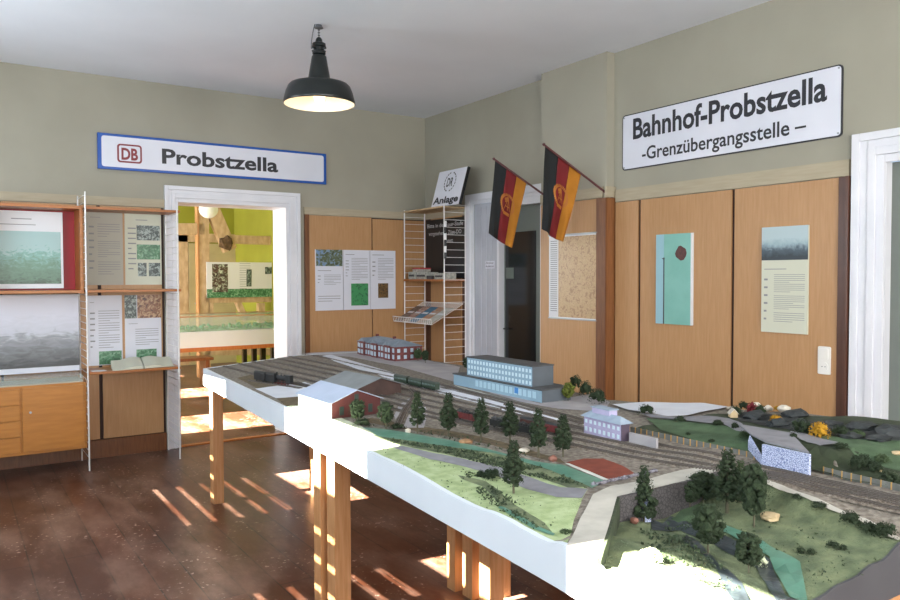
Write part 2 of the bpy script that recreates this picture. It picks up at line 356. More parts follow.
SB('wall_backing_front', M['gap'], (-1.37, -.003, -.006, -.001, .1, 2.095), (XL, -2.67, -.006, -.001, .15, 2.095))
SB('trim_3', M['paneldark'], (-1.372, -1.328, -.028, -.002, .0, 2.10))
SB('baseboard_front', M['paneldark'], (XL, -2.67, -.03, -.002, 0, .15), (-1.37, -.003, -.03, -.002, 0, .1))
def panr(name, y0, y1, z0, z1, x, m='panel'): SB(name, M[m], (x-.02, x-.002, y0, y1, z0, z1), bevel=.001)
panr('wall_panel_right_1', -.70, -.14, .1, 2.10, 0)
SB('wall_backing_right', M['brownpost'], (-.007, -.001, -.76, -.02, .1, 2.10))
panr('wall_panel_right_2', -2.75, -2.035, .05, 2.085, XC)
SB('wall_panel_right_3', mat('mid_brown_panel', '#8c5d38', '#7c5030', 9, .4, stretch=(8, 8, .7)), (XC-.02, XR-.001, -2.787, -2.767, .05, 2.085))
SB('trim_4', M['paneldark'], (XC-.03, XC-.018, -2.788, -2.69, .05, 2.085))
panr('wall_panel_right_4', -3.022, -2.80, .05, 2.05, XR); panr('wall_panel_right_5', -3.807, -3.047, .05, 2.05, XR); panr('wall_panel_right_6', -4.505, -3.83, .05, 2.05, XR)
SB('wall_backing_right_2', M['gap'], (XR-.006, XR-.001, -4.56, -2.8, .05, 2.052))
SB('trim_5', M['brownpost'], (XR-.03, XR-.002, -4.55, -4.508, .0, 2.052), (XR-.045, XR-.002, -4.572, -4.552, .0, 2.052), bevel=.002)
# cornice shadow-line strip at the foot of the ceiling is absent in the photo

# door surrounds: stepped white mouldings
def surround(name, f, a0, a1, top, w, n=4, leftw=None):
    """f(a0,a1,d0,d1,z0,z1) adds a box; a along the wall, d out from the wall"""
    g = G(); lw = leftw or w
    for i in range(n):
        k0 = i/n; d = (.018, .03, .024, .036, .04)[i % 5]
        k1 = (i+1)/n
        f(g, a0-lw*k1, a0-lw*k0, d, 0, top+w*k1); f(g, a1+w*k0, a1+w*k1, d, 0, top+w*k1)
        f(g, a0-lw*k0, a1+w*k0, d, top+w*k0, top+w*k1)
    return struct(g.build(name, M['white'], bevel=.003))
surround('door_1', lambda g, a, b, d, z0, z1: g.box(a, b, -d, 0, z0, z1), OX0, OX1, OZ, .14, 4, .115)
SB('door_1_reveal', M['white'], (OX0-.012, OX0, -.001, .325, 0, OZ), (OX1, OX1+.012, -.001, .325, 0, OZ), (OX0-.012, OX1+.012, -.001, .325, OZ, OZ+.012))
SB('door_1_threshold', M['pine2'], (OX0, OX1, -.01, .05, 0, .012))
# door in right wall recess
surround('door_2', lambda g, a, b, d, z0, z1: g.box(-d, 0, -b, -a, z0, z1), .90, 2.02, 2.19, .10, 3, .13)
g = G(); g.box(.001, .16, -1.27, -.90, 0, 2.19); 
for y in (-1.0, -1.08, -1.16): g.box(-.006, .002, y-.012, y+.012, .0, 2.16)
struct(g.build('door_2_side_panel', mat('grey_white_paint', '#b4b8c2', '#abafb9', 3, .4), bevel=.003))
SB('door_2_frame', M['white'], (-.012, .10, -1.30, -1.27, 0, 2.19), (-.012, .10, -1.91, -1.88, 0, 2.19), (-.01, .1, -2.02, -1.33, 2.13, 2.19))
SB('trim_6', M['paneldark'], (-.02, .02, -2.018, -1.935, 0, 2.12))
dl = struct(G().box(.05, .09, -1.88, -1.30, .01, 2.13).build('door_3', M['doordark'], bevel=.004))
G().box(.044, .052, atx(535.5, 300, .044).y, atx(505.5, 300, .044).y, .30, 1.90).build('door_pane', M['doorglass'], dl)
G().box(.040, .047, -1.45, -1.34, 1.48, 1.58).build('door_notice', M['doordark'], dl)
G().tube((.05, -1.33, 1.02), (.02, -1.33, 1.02), .007).tube((.02, -1.33, 1.02), (.02, -1.40, 1.02), .007).build('door_handle', M['black'], dl)
# far right door surround and leaf
surround('door_4', lambda g, a, b, d, z0, z1: g.box(XR-d, XR, -b, -a, z0, z1), 4.75, 5.65, 2.105, .17, 4, .17)
d4 = struct(G().box(XR+.06, XR+.10, -5.66, -4.74, .01, 2.11).build('door_5', M['greendoor']))
G().box(XR+.0, XR+.1, -4.752, -4.74, 0, 2.11).build('door_stop', M['white'], d4)
# tiny door plates
def plate(name, org, right, w, h, label, lines):
    right = Vector(right); n = right.cross(Vector((0, 0, 1)))
    r = root(name, org, label, 'sign')
    G().ob(Vector(org), right*w, Vector((0, 0, h)), n*.003).build('plate', M['enamel'], r)
    g = G()
    for i, l in enumerate(lines):
        put_text(g, l, Vector(org)+right*w*.05+n*.0045+Vector((0, 0, h*(.62-.45*i))), right, (0, 0, 1), h*.28, w*.9, .01)
    g.build('lettering', M['inkdark'], r)
plate('door_plate', (-.008, -1.09, 1.575), (0, -1, 0), .14, .07, 'small white name plate on the pale panel left of the dark door', ['Zimmer', 'Aufsicht'])

# ------------------------------------------------------------------ signs
def board(r, org, right, w, h, t, m, name='board', bevel=0):
    right = Vector(right); n = right.cross(Vector((0, 0, 1)))
    return G().ob(Vector(org), right*w, Vector((0, 0, h)), n*t).build(name, m, r, bevel=bevel)
Rx = Vector((1, 0, 0)); Ry = Vector((0, -1, 0)); Up = Vector((0, 0, 1))
def rounded_rect(g, org, right, up, w, h, rad, d, n=5):
    right, up = Vector(right), Vector(up); nn = right.cross(up); pts = []
    for cx, cy, a0 in ((w-rad, rad, -90), (w-rad, h-rad, 0), (rad, h-rad, 90), (rad, rad, 180)):
        for i in range(n+1):
            t = math.radians(a0+90*i/n); pts.append(Vector(org)+right*(cx+rad*math.cos(t))+up*(cy+rad*math.sin(t)))
    g.prism(pts, nn*d); return g
s = root('station_sign', (-2.16, -.002, 2.397), 'blue-framed white Probstzella station sign with red DB logo above the doorway', 'sign')
o0 = Vector((-3.185, -.002, 2.397))
board(s, o0, Rx, 2.039, .297, .028, M['blue'], 'frame', .004)
rounded_rect(G(), o0+Vector((.03, -.027, .022)), Rx, Up, 1.979, .253, .02, .004).build('panel', M['enamel'], s)
pL = lambda x, y: aty(x, y, -.033)
a, b = pL(117.3, 163), pL(141.7, 144)
g = G(); rounded_rect(g, (a.x, -.0335, 2.46), Rx, Up, b.x-a.x, .155, .025, .002); lo = g.build('logo_border', M['signred'], s)
rounded_rect(G(), (a.x+.014, -.0345, 2.474), Rx, Up, b.x-a.x-.028, .127, .015, .0025).build('logo_ground', M['enamel'], lo)
g = G(); put_text(g, 'DB', (a.x+.032, -.0385, 2.487), Rx, Up, .098, b.x-a.x-.064, .035); g.build('logo_letters', M['signred'], lo)
g = G(); put_text(g, 'Probstzella', (pL(162, 160).x, -.0335, 2.482), Rx, Up, .128, pL(278, 160).x-pL(162, 160).x, .028); g.build('lettering', M['signblack'], s)

s = root('border_crossing_sign', (XR-.03, -3.70, 2.283), 'white enamel sign reading Bahnhof-Probstzella Grenzübergangsstelle', 'sign')
o0 = Vector((XR-.002, -2.858, 2.280)); wS = 4.512-2.858; hS = .404
rounded_rect(G(), o0, Ry, Up, wS, hS, .025, .008).build('border', M['signblack'], s)
rounded_rect(G(), o0+Vector((-.0075, -.008, .008)), Ry, Up, wS-.016, hS-.016, .02, .003).build('panel', M['enamel'], s)
g = G(); xs = XR-.0135
def sg(px0, py0, px1, py1, txt, h, bold):
    a = atx(px0, py0, xs); b = atx(px1, py1, xs); put_text(g, txt, (xs, a.y, (a.z+b.z)/2), Ry, Up, h, a.y-b.y, bold)
sg(633, 138, 827, 101, 'Bahnhof-Probstzella', .150, .026)
sg(642, 159, 806, 133, '-Grenzübergangsstelle –', .095, .016)
g.build('lettering', M['signblack'], s)
g = G()
for u, v in ((.02, .02), (wS-.02, .02), (.02, hS-.02), (wS-.02, hS-.02)): g.tube(o0+Vector((-.010, -u, v)), o0+Vector((-.014, -u, v)), .006, n=8)
g.build('screws', M['steel'], s)

# ------------------------------------------------------------------ posters
def poster(name, org, right, w, h, label, mats, elems, t=.012, group=None):
    """elems: ('p',u0,v0,u1,v1,mat) printed picture, ('t',u0,v0,u1,v1,n) text lines, v measured from the top"""
    right = Vector(right); n = right.cross(Up); org = Vector(org)
    r = root(name, org+right*w/2, label, 'poster', group)
    G().ob(org, right*w, Up*h, n*t).build('panel', mats, r)
    tg = G(); rnd = random.Random(sum(map(ord, label)))
    for e in elems:
        k, u0, v0, u1, v1 = e[:5]
        p = org+right*(u0*w)+Up*((1-v1)*h)+n*(t+.0002)
        if k == 'p': G().ob(p, right*(u1-u0)*w, Up*(v1-v0)*h, n*.0015).build('print', e[5], r)
        else:
            nl = e[5]; hh = (v1-v0)*h/nl
            for i in range(nl):
                ww = (u1-u0)*w*(1 if (i+1) % 5 and i < nl-1 else rnd.uniform(.4, .8))
                tg.ob(org+right*(u0*w)+Up*((1-v0)*h-(i+.75)*hh)+n*(t+.0002), right*ww, Up*hh*.24, n*.0008)
    if tg.v: tg.build('text_lines', M['ink'], r)
    return r
T0, T1, TZ0, TZ1 = -1.268, -.377, 1.172, 1.766; tw = (T1-T0)/3
lab = 'of three white panels right of the doorway'
poster('information_poster', (T0, -.0195, TZ0), Rx, tw-.006, TZ1-TZ0, 'left '+lab+', with a house photo on top', M['papercool'], [('p', .02, .0, .98, .27, M['ph_house']), ('t', .08, .32, .7, .36, 1), ('t', .08, .40, .18, .56, 3), ('t', .3, .40, .92, .58, 7), ('t', .08, .74, .9, .86, 3)], group='white info panels right of the doorway')
poster('information_poster', (T0+tw, -.0195, TZ0), Rx, tw-.006, TZ1-TZ0, 'middle '+lab+', with a green map', M['papercool'], [('t', .08, .05, .5, .09, 1), ('t', .08, .15, .2, .45, 6), ('t', .3, .12, .92, .5, 14), ('p', .28, .56, .93, .93, M['ph_map'])], group='white info panels right of the doorway')
poster('information_poster', (T0+2*tw, -.0195, TZ0), Rx, tw-.006, TZ1-TZ0, 'right '+lab+', with a small dark emblem', M['papercool'], [('t', .08, .05, .8, .09, 1), ('t', .08, .15, .2, .45, 4), ('t', .3, .12, .92, .5, 14), ('p', .3, .56, .7, .81, M['ph_gold'])], group='white info panels right of the doorway')
# map on chimney breast
r = root('wall_map', (XC-.03, -2.28, 1.17), 'tan district map with a white text column on wood panel right of the dark door', 'map')
a = atx(549, 317, XC-.025); b = atx(597.5, 235, XC-.025)
G().box(XC-.026, XC-.021, a.y, b.y, 1.165, 1.83).build('sheet', M['paper'], r)
G().box(XC-.0275, XC-.0262, a.y-.115, b.y+.012, 1.175, 1.815).build('print', M['ph_mapw'], r)
g = G()
for i in range(34): g.box(XC-.0275, XC-.0265, a.y-.10, a.y-.02, 1.78-i*.017, 1.786-i*.017)
g.build('text_lines', M['ink'], r)
g = G(); g.box(XC-.030, XC-.021, a.y+.004, b.y-.004, 1.158, 1.168); g.build('hanging_rail', M['steel'], r); G().box(XC-.030, XC-.021, a.y+.004, b.y-.004, 1.824, 1.836).build('hanging_rail', M['steel'], r)
# turquoise picture
xp = XR-.021
r = root('turquoise_picture', (xp, -3.34, 1.16), 'tall turquoise picture with rusty round knob on the wood panelling', 'picture')
y0, y1, z0, z1 = -3.21, -3.518, 1.168, 1.79
G().box(xp-.018, xp, y0, y1, z0, z1).build('panel', M['paper'], r)
G().box(xp-.0195, xp-.0182, y0-.07, y1+.012, z0, z1).build('door_print', M['turq'], r)
G().box(xp-.0195, xp-.0182, y0, y0-.07, z0, z1).build('edge_print', M['turq2'], r)
G().box(xp-.0202, xp-.0192, y0-.066, y0-.076, z0, z1-.16).prism([(xp-.0202, y0-.05, z1-.165), (xp-.0202, y0-.075, z1-.18), (xp-.0202, y0-.078, z1-.165)], (.001, 0, 0)).build('dark_seam', M['inkdark'], r)
G().blob((xp-.019, -3.425, 1.655), .05, 2, .12, (.08, 1, 1), 3).build('rusty_knob', M['rust'], r)
poster('information_poster', (xp, -4.035, 1.158), Ry, .30, .637, 'tall white poster with steam train photo right of the turquoise picture', M['paperwarm'],
   [('p', 0, 0, 1, .315, M['ph_train']), ('t', .06, .38, .7, .41, 1), ('t', .06, .45, .14, .9, 6), ('t', .28, .44, .94, .62, 10), ('t', .28, .64, .94, .78, 8), ('t', .28, .80, .94, .9, 5)])
r = root('socket_plate', (xp, -4.42, .94), 'white double wall plate with light switch over power socket', 'switch')
a = atx(818.5, 346, xp); b = atx(831, 375, xp); 
rounded_rect(G(), (xp, a.y, b.z), Ry, Up, a.y-b.y, a.z-b.z, .008, .008).build('plate', M['plastic'], r, bevel=.002)
w = a.y-b.y; h = (a.z-b.z)
rounded_rect(G(), (xp-.008, a.y-.012, b.z+h*.55), Ry, Up, w-.024, h*.38, .005, .006).build('switch_rocker', M['plastic'], r, bevel=.001)
so = G().tube((xp-.008, (a.y+b.y)/2, b.z+h*.28), (xp-.011, (a.y+b.y)/2, b.z+h*.28), w*.34, n=24).build('socket', M['plastic'], r)
G().tube((xp-.0112, (a.y+b.y)/2+.009, b.z+h*.28), (xp-.0118, (a.y+b.y)/2+.009, b.z+h*.28), .003).tube((xp-.0112, (a.y+b.y)/2-.009, b.z+h*.28), (xp-.0118, (a.y+b.y)/2-.009, b.z+h*.28), .003).lathe([(0, 0), (0, 0)], (xp, 0, 0), 3).build('socket_holes', M['plasticdark'], so)

# ------------------------------------------------------------------ hanging lamp
LX, LY = -2.15, -2.14
r = root('pendant_lamp', (LX, LY, 2.6), 'black enamel industrial pendant lamp with white inside', 'lamp')
z = 2.648
prof = [(.232, 0), (.238, .004), (.236, .02), (.222, .075), (.205, .115), (.19, .13), (.15, .142), (.085, .148), (.075, .16), (.068, .20), (.048, .315), (.03, .325), (.0, .326)]
G().lathe([(a, b) for a, b in prof], (LX, LY, z), 48).build('shade', M['lampblack'], r, smooth=True)
G().lathe([(.231, .0005), (.228, .01), (.214, .07), (.195, .112), (.15, .132), (.08, .138), (0, .138)], (LX, LY, z), 48).build('shade_inside', M['lampin'], r, smooth=True)
g = G(); g.lathe([(0, .14), (.02, .13), (.03, .08), (.04, .055), (.034, .025), (.015, .008), (0, .005)], (LX, LY, z), 20); g.build('bulb', mat('lamp_bulb', '#fff0d8', rough=.3, emit='#ffdca8', es=2.5), r, smooth=True)
g = G(); g.lathe([(0, .32), (.03, .322), (.044, .33), (.044, .345), (.036, .35), (.036, .375), (.046, .38), (.044, .4), (.025, .41), (.02, .43), (.012, .44), (0, .442)], (LX, LY, z), 20)
for k in range(4):
    t = k*math.pi/2+.4; g.tube((LX+.036*math.cos(t), LY+.036*math.sin(t), z+.362), (LX+.06*math.cos(t), LY+.06*math.sin(t), z+.362), .007)
g.build('cap', M['lampblack'], r, smooth=False)
g = G(); pts = [(LX-.05, LY, z+.36)]+[(LX-.055+.05*(1-math.cos(t)), LY, z+.36+.15*t) for t in [i*.14 for i in range(9)]]+[(LX, LY, 3.155)]
g.path(pts, .003, 6); g.path([(LX, LY, z+.44), (LX, LY, 3.14)], .003, 6)
for k in range(3): g.lathe([(.006, 0), (.009, .004), (.006, .008), (.003, .004), (.006, 0)], (LX, LY, z+.45+k*.018), 10)
g.build('cable', M['cable'], r)
G().lathe([(0, .02), (.02, .02), (.03, .0), (0, 0)][::-1], (LX, LY, 3.15), 16).build('ceiling_hook', M['cable'], r)

# ------------------------------------------------------------------ flags
def flag(name, base, tip, px_br, px_bl, px_tr, label):
    base, tip = Vector(base), Vector(tip)
    r = root(name, base, label, 'flag', 'black red gold flags above the dark door')
    G().tube(base, tip, .009, .008, 8).blob(tip, .013, 1, .1, (1, 1, 1), 1).build('pole', M['polered'], r)
    # plane that holds the pole and the vertical
    pn = (tip-base).cross(Up).normalized()
    def onp(px, py): d = ray(px, py); return CAM+d*((base-CAM).dot(pn)/d.dot(pn))
    TL = tip+(base-tip)*.02; TR = onp(*px_tr); BL = onp(*px_bl); BR = onp(*px_br)
    TR = tip+(base-tip)*((TR-tip).dot(base-tip)/(base-tip).length_squared)
    def P(u, v, off=0):
        a = TL.lerp(TR, u); b = BL.lerp(BR, u); p = a.lerp(b, v)
        wv = (.016*math.sin(u*9+v*3)+.010*math.sin(u*17-v*5))*(.15+v)+.012*math.sin(v*6+u*2)
        sag = .01*math.sin(u*math.pi)*(v)
        return p+pn*(wv+off)-Up*sag
    side = 1 if pn.dot(CAM-base) > 0 else -1
    for nm, u0, u1, m in (('black_stripe', 0, .37, 'flagblack'), ('red_stripe', .37, .69, 'flagred'), ('gold_stripe', .69, 1, 'flaggold')):
        g = G(); nu, nv = 10, 26; vs = []; fs = []
        for j in range(nv+1):
            for i in range(nu+1): vs.append(P(u0+(u1-u0)*i/nu, j/nv))
        for j in range(nv):
            for i in range(nu): k = j*(nu+1)+i; fs.append((k, k+1, k+nu+2, k+nu+1))
        g.add(vs, fs); o = g.build(nm, M[m], r, smooth=True)
        s_ = o.modifiers.new('thick', 'SOLIDIFY'); s_.thickness = .002; s_.offset = 0
    # coat of arms: wreath of grain, hammer and compasses
    g = G(); e = .004*side; cu, cv = .56, .46
    def Q(x, y): return P(cu+x, cv+y, e)
    def quad(x0, y0, x1, y1, w):
        dx, dy = x1-x0, y1-y0; l = math.hypot(dx, dy*1.6) or 1; nx, ny = -dy/l*w, dx/l*w*.6
        g.add([Q(x0-nx, y0-ny), Q(x1-nx, y1-ny), Q(x1+nx, y1+ny), Q(x0+nx, y0+ny)], [(0, 1, 2, 3)])
    for i in range(26):
        t = -2.6+i*.2
        if abs(t) > 2.62: continue
        x, y = .215*math.sin(t), -.125*math.cos(t)
        quad(x*.86, y*.86, x*1.16+.01*math.cos(t*3), y*1.16, .022)
    quad(-.11, -.05, 0, -.09, .03); quad(0, -.09, .02, .08, .014)
    quad(-.09, -.02, .0, -.06, .02)
    quad(.0, -.09, -.09, .08, .012); quad(.0, -.09, .10, .08, .012); quad(-.06, .03, .07, .03, .01)
    quad(-.10, .13, .10, .13, .035)
    g.build('coat_of_arms', M['emblem'], r)
fb2 = atx(619.5, 200.5, XC-.0); fb2 = Vector((XR-.02, -2.775, 2.085))
ft2 = atx(543.8, 144.5, -.55)
flag('hanging_flag', fb2, ft2, (563, 242), (542, 229), (582, 173), 'right flag, larger, black red and gold with emblem, hanging from red pole')
fb1 = atx(563, 208.5, XC-.02); ft1 = atx(493.8, 158.8, -.55)
flag('hanging_flag', fb1, ft1, (512, 248), (488.5, 233), (526, 183), 'left flag, black red and gold with emblem, hanging before the white door frame')

# ------------------------------------------------------------------ left wall shelf system
YSF, YSB = -.44, -.05
PX = [-3.343, -2.66]
r = root('wire_ladder_shelf', (-3.35, -.25, 0), 'tall wall shelf system with white wire ladders and teak boards left of the doorway', 'shelf')
for k, x in enumerate(PX):
    top = 2.16 if k == 0 else 2.06
    g = G()
    for y in (YSF, YSB): g.tube((x, y, 0), (x, y, top), .006, n=8)
    o = g.build('ladder_post', M['wire'], r)
    g = G(); z = .10
    while z < top: g.tube((x, YSF, z), (x, YSB, z), .0025, n=6); z += .055
    g.build('rungs', M['wire'], o)
g = G()
for y in (YSF, YSB): g.tube((-4.05, y, 0), (-4.05, y, 2.1), .006, n=8)
g.build('ladder_post', M['wire'], r)
def shelfboard(x0, x1, z, name='shelf_board', d0=-.39, d1=-.10, m='teak'): return G().box(x0, x1, d0, d1, z-.02, z).build(name, M[m], r, bevel=.002)
shelfboard(-3.33, -2.62, 2.052, d0=-.385); shelfboard(-3.33, -2.62, 1.402); shelfboard(-3.33, -2.64, .762, 'desk_board', -.42)
g = G().box(-4.04, -3.352, -.385, -.08, 2.028, 2.052).box(-4.04, -3.352, -.385, -.08, 1.38, 1.402).box(-3.376, -3.352, -.385, -.08, 1.402, 2.028).box(-4.04, -4.016, -.385, -.08, 1.402, 2.028)
g.build('display_box', M['teak'], r, bevel=.002)
SB_ = G().box(-4.04, -3.376, -.095, -.082, 1.402, 2.028).build('box_back', M['redbanner'], r)
cb = root('sideboard_cabinet', (-3.7, -.22, .17), 'teak sideboard with drawers and one door on the left under the landscape picture', 'cabinet')
G().box(-4.04, -3.352, -.40, -.05, .172, .69).build('body', M['cab'], cb, bevel=.002)
dr = G().box(-3.788, -3.372, -.412, -.40, .196, .672).build('door', M['cab'], cb, bevel=.002)
G().tube((-3.735, -.412, .49), (-3.735, -.418, .49), .009, n=16).box(-3.7375, -3.7325, -.4195, -.417, .483, .497).build('lock', M['steel'], dr)
for k in range(4):
    z0 = .196+k*.1195
    G().box(-4.03, -3.802, -.412, -.40, z0, z0+.113).build('drawer', M['cab'], cb, bevel=.003)
gt = root('glass_case', (-3.7, -.24, .69), 'shallow grey glass tray on top of the teak sideboard', 'display case')
G().box(-4.03, -3.37, -.39, -.09, .6905, .70).build('tray', M['papergrey'], gt)
G().box(-4.03, -3.37, -.392, -.388, .70, .745).box(-4.03, -3.37, -.39, -.10, .742, .746).build('glass_cover', M['glass'], gt)
# pictures in the shelf
poster('forest_poster', (-4.01, -.13, 1.415), Rx, .545, .60, 'white poster with aerial forest photo on red board in upper shelf box', M['paper'], [('t', .35, .07, .9, .12, 1), ('t', .12, .15, .92, .19, 1), ('p', .0, .26, .97, .94, M['ph_forest'])], .006)
poster('landscape_picture', (-4.03, -.115, .752), Rx, .672, .615, 'large grey valley landscape picture on the wall above the sideboard', M['papercool'], [('p', 0, .04, 1, .93, M['ph_land'])], .006)
pg = 'text panels on the right half of the wall shelf'
poster('text_panel', (-3.278, -.0195, 1.437), Rx, .277, .60, 'beige text-only panel, upper left of four beside the doorway', M['papergrey'], [('t', .1, .05, .5, .08, 1), ('t', .3, .14, .92, .34, 6), ('t', .3, .38, .92, .62, 8), ('t', .3, .66, .92, .86, 6), ('t', .06, .14, .2, .8, 7)], .006, pg)
poster('text_panel', (-2.985, -.0195, 1.437), Rx, .293, .60, 'upper right of four panels beside the doorway, three dark photos stacked', M['paperwarm'], [('t', .3, .06, .85, .1, 1), ('t', .08, .16, .3, .8, 9), ('p', .32, .16, .96, .37, M['ph_bw']), ('p', .32, .43, .96, .64, M['ph_green']), ('p', .34, .69, .58, .88, M['ph_bw']), ('p', .64, .69, .96, .88, M['ph_bw'])], .006, pg)
poster('text_panel', (-3.278, -.0195, .77), Rx, .262, .58, 'lower left of four panels beside the doorway, green photo at its foot', M['papercool'], [('t', .06, .08, .3, .11, 1), ('t', .3, .2, .92, .76, 16), ('t', .06, .2, .2, .76, 7), ('p', .3, .80, .97, .99, M['ph_green'])], .006, pg)
poster('text_panel', (-2.995, -.0195, .77), Rx, .293, .58, 'lower right of four panels beside the doorway, brown photos at its top', M['papercool'], [('p', 0, 0, .32, .34, M['ph_bw']), ('p', .34, 0, 1, .34, M['ph_warm']), ('t', .1, .40, .7, .43, 1), ('t', .28, .48, .92, .74, 8), ('p', .3, .80, .86, .99, M['ph_green'])], .006, pg)
# open book
bk = root('open_book', (-2.97, -.27, .7625), 'open book with blank beige pages on the desk board', 'book')
def page(side):
    g = G(); n = 10; vs = []; fs = []
    for i in range(n+1):
        t = i/n; x = -2.925+side*(.004+.235*t); z = .770+.022*math.sin(math.pi*min(1, t*1.25+.12))*(1-t*.75)
        vs += [(x, -.41+.03*side*t, z), (x+.03, -.14+.03*side*t, z+.05), (x, -.41+.03*side*t, .7645), (x+.03, -.14+.03*side*t, .7645)]
    for i in range(n):
        k = 4*i; a = [(k, k+4, k+5, k+1), (k+2, k+3, k+7, k+6), (k, k+2, k+6, k+4), (k+1, k+5, k+7, k+3)]; fs += a
    fs += [(0, 1, 3, 2), (4*n, 4*n+2, 4*n+3, 4*n+1)]
    g.add(vs, fs); return g
page(-1).build('left_pages', M['paperwarm'], bk, smooth=False); page(1).build('right_pages', M['paperwarm'], bk)
tag(G().ob((-3.30, -.40, .763), (.10, .01, 0), (-.01, .07, 0), (0, 0, .003)).build('paper_slip', M['paper']), 'small white paper slip left of the open book', 'paper')

# ------------------------------------------------------------------ corner shelf on the right wall
cs = root('corner_wire_shelf', (-.17, -.42, 0), 'white wire ladder shelf in the room corner left of the white door frame', 'shelf')
XF, XB2 = -.285, -.04
YA, YBB = -.05, -.80
for y, top in ((YA, 2.185), (YBB, 2.195)):
    g = G()
    for x in (XF, XB2): g.tube((x, y, .02), (x, y, top), .006, n=8)
    o = g.build('ladder_post', M['wire'], cs); g = G(); z = .1
    while z < top: g.tube((XF, y, z), (XB2, y, z), .0025, n=6); z += .072
    g.build('rungs', M['wire'], o)
G().box(-.30, -.03, -.79, -.06, 2.16, 2.175).build('top_board', M['oldwood'], cs, bevel=.002)
G().box(-.30, -.03, -.79, -.06, 1.455, 1.475).build('shelf_board', M['teak'], cs, bevel=.002)
# slanted magazine rack
g = G(); rz0, rz1 = 1.045, 1.235; xa, xb = -.42, -.06
for i in range(22):
    y = -.06-.73*i/21; g.tube((xa, y, rz0), (xb, y, rz1), .0025, n=6); g.tube((xa, y, rz0), (xa-.012, y, rz0+.05), .0025, n=6)
for x, z in ((xa, rz0), (xb, rz1), (xa-.012, rz0+.05), ((xa+xb)/2, (rz0+rz1)/2)): g.tube((x, -.06, z), (x, -.79, z), .004, n=6)
g.build('magazine_rack', M['wire'], cs)
sl = Vector((xb-xa, 0, rz1-rz0)).normalized(); nn = Vector((-sl.z, 0, sl.x))
mags = [('magdark', 'dark brown magazine at the left end of the wire rack'), ('magred', 'reddish striped magazine, second from the left on the wire rack'), ('magblue', 'blue magazine in the middle of the wire rack'), ('magor', 'orange brown magazine right of the blue one on the wire rack'), ('magwhite', 'whitish magazine at the right end of the wire rack')]
for i, (m_, lb) in enumerate(mags):
    y = -.085-i*.14
    p = Vector((xa+.01, y, rz0+.004))+nn*.006
    rr = root('magazine', p, lb, 'magazine', 'magazines on the wire rack')
    G().ob(p, Vector((0, -.134, 0)), sl*.29, nn*.006).build('cover', M[m_], rr)
    G().ob(p+nn*.0062+sl*.15+Vector((0, -.01, 0)), Vector((0, -.105, 0)), sl*.03, nn*.001).build('title_bar', M['paper'], rr)
boxes = [(-.10, .13, .075, 'boxwhite', 'white speckled model box at the left end of the corner shelf'), (-.25, .19, .07, 'boxwhite', 'long white model box in the middle of the corner shelf'), (-.46, .10, .035, 'boxdark', 'flat dark model box right of the long white one on the corner shelf'), (-.60, .16, .06, 'boxwhite', 'white model box at the right end of the corner shelf')]
for y, w, h, m_, lb in boxes:
    rr = root('model_box', (-.18, y-w/2, 1.475), lb, 'box', 'model boxes on the corner shelf')
    G().box(-.27, -.12, y-w, y, 1.4755, 1.475+h).build('carton', M[m_], rr, bevel=.001)
    if m_ == 'boxwhite': G().box(-.272, -.27, y-w+.015, y-.015, 1.475+h*.35, 1.475+h*.62).build('printed_strip', M['boxdark'], rr)
rr = root('model_box', (-.2, -.22, 1.552), 'small red and white box stacked on top of the model boxes', 'box', 'model boxes on the corner shelf')
G().box(-.26, -.13, -.31, -.17, 1.5505, 1.575).build('carton', M['boxwhite'], rr); G().box(-.262, -.128, -.312, -.168, 1.575, 1.59).build('lid', M['boxred'], rr)
# black notice board behind the shelf
nb = root('black_notice_board', (-.03, -.41, 1.485), 'black chalk notice board with pale lettering behind the corner shelf', 'notice board')
G().box(-.036, -.022, -.78, -.075, 1.485, 2.085).build('panel', M['black'], nb)
g = G(); xq = -.0375
put_text(g, 'Bitte in der Spur-Stufe', (xq, -.10, 2.005), Ry, Up, .042, .66, .01); put_text(g, 'vorgesehenen Züge-DO', (xq, -.13, 1.925), Ry, Up, .042, .60, .01); put_text(g, 'sonst', (xq, -.42, 1.845), Ry, Up, .04, .16, .01)
g.build('lettering', M['chalk'], nb)
# striped barrier rod hanging on the shelf post
g = G(); br = root('striped_rod', (-.285, -.835, 1.74), 'black and white striped rod hanging at the right ladder of the corner shelf', 'rod')
gw, gb = G(), G()
for i in range(6): (gw if i % 2 == 0 else gb).tube((-.285, -.8195, 2.03-i*.06), (-.285, -.8195, 2.03-(i+1)*.06), .013, n=12)
gw.build('white_bands', M['wire'], br); gb.build('black_bands', M['black'], br)
# Anlage sign leaning on top of the shelf
an = root('layout_sign', (-.1, -.45, 2.14), 'pale leaning sign reading Anlage on top of the corner shelf', 'sign')
A0 = atx(431, 206, -.26); A1 = atx(458.5, 206, -.26); 
A0.z = A1.z = 2.1775
dirA = (A1-A0).normalized(); wA = (A1-A0).length; leanA = Vector((.09, -.02, .35)); 
nA = dirA.cross(leanA).normalized(); 
if nA.x > 0: nA = -nA
G().ob(A0, dirA*wA, leanA, -nA*.012).build('panel', M['enamel'], an)
g = G(); g.ob(A0+dirA*(wA+.001), dirA*.006, leanA, -nA*.03); g.build('edge', M['black'], an)
la = leanA.length
g = G(); put_text(g, 'Anlage', A0+leanA*.08+dirA*.02+nA*.002, dirA, leanA, la*.19, wA*.9, .03); g.build('lettering', M['signblack'], an)
g = G(); cA = A0+dirA*wA*.5+leanA*.66+nA*.002; lu = leanA.normalized()
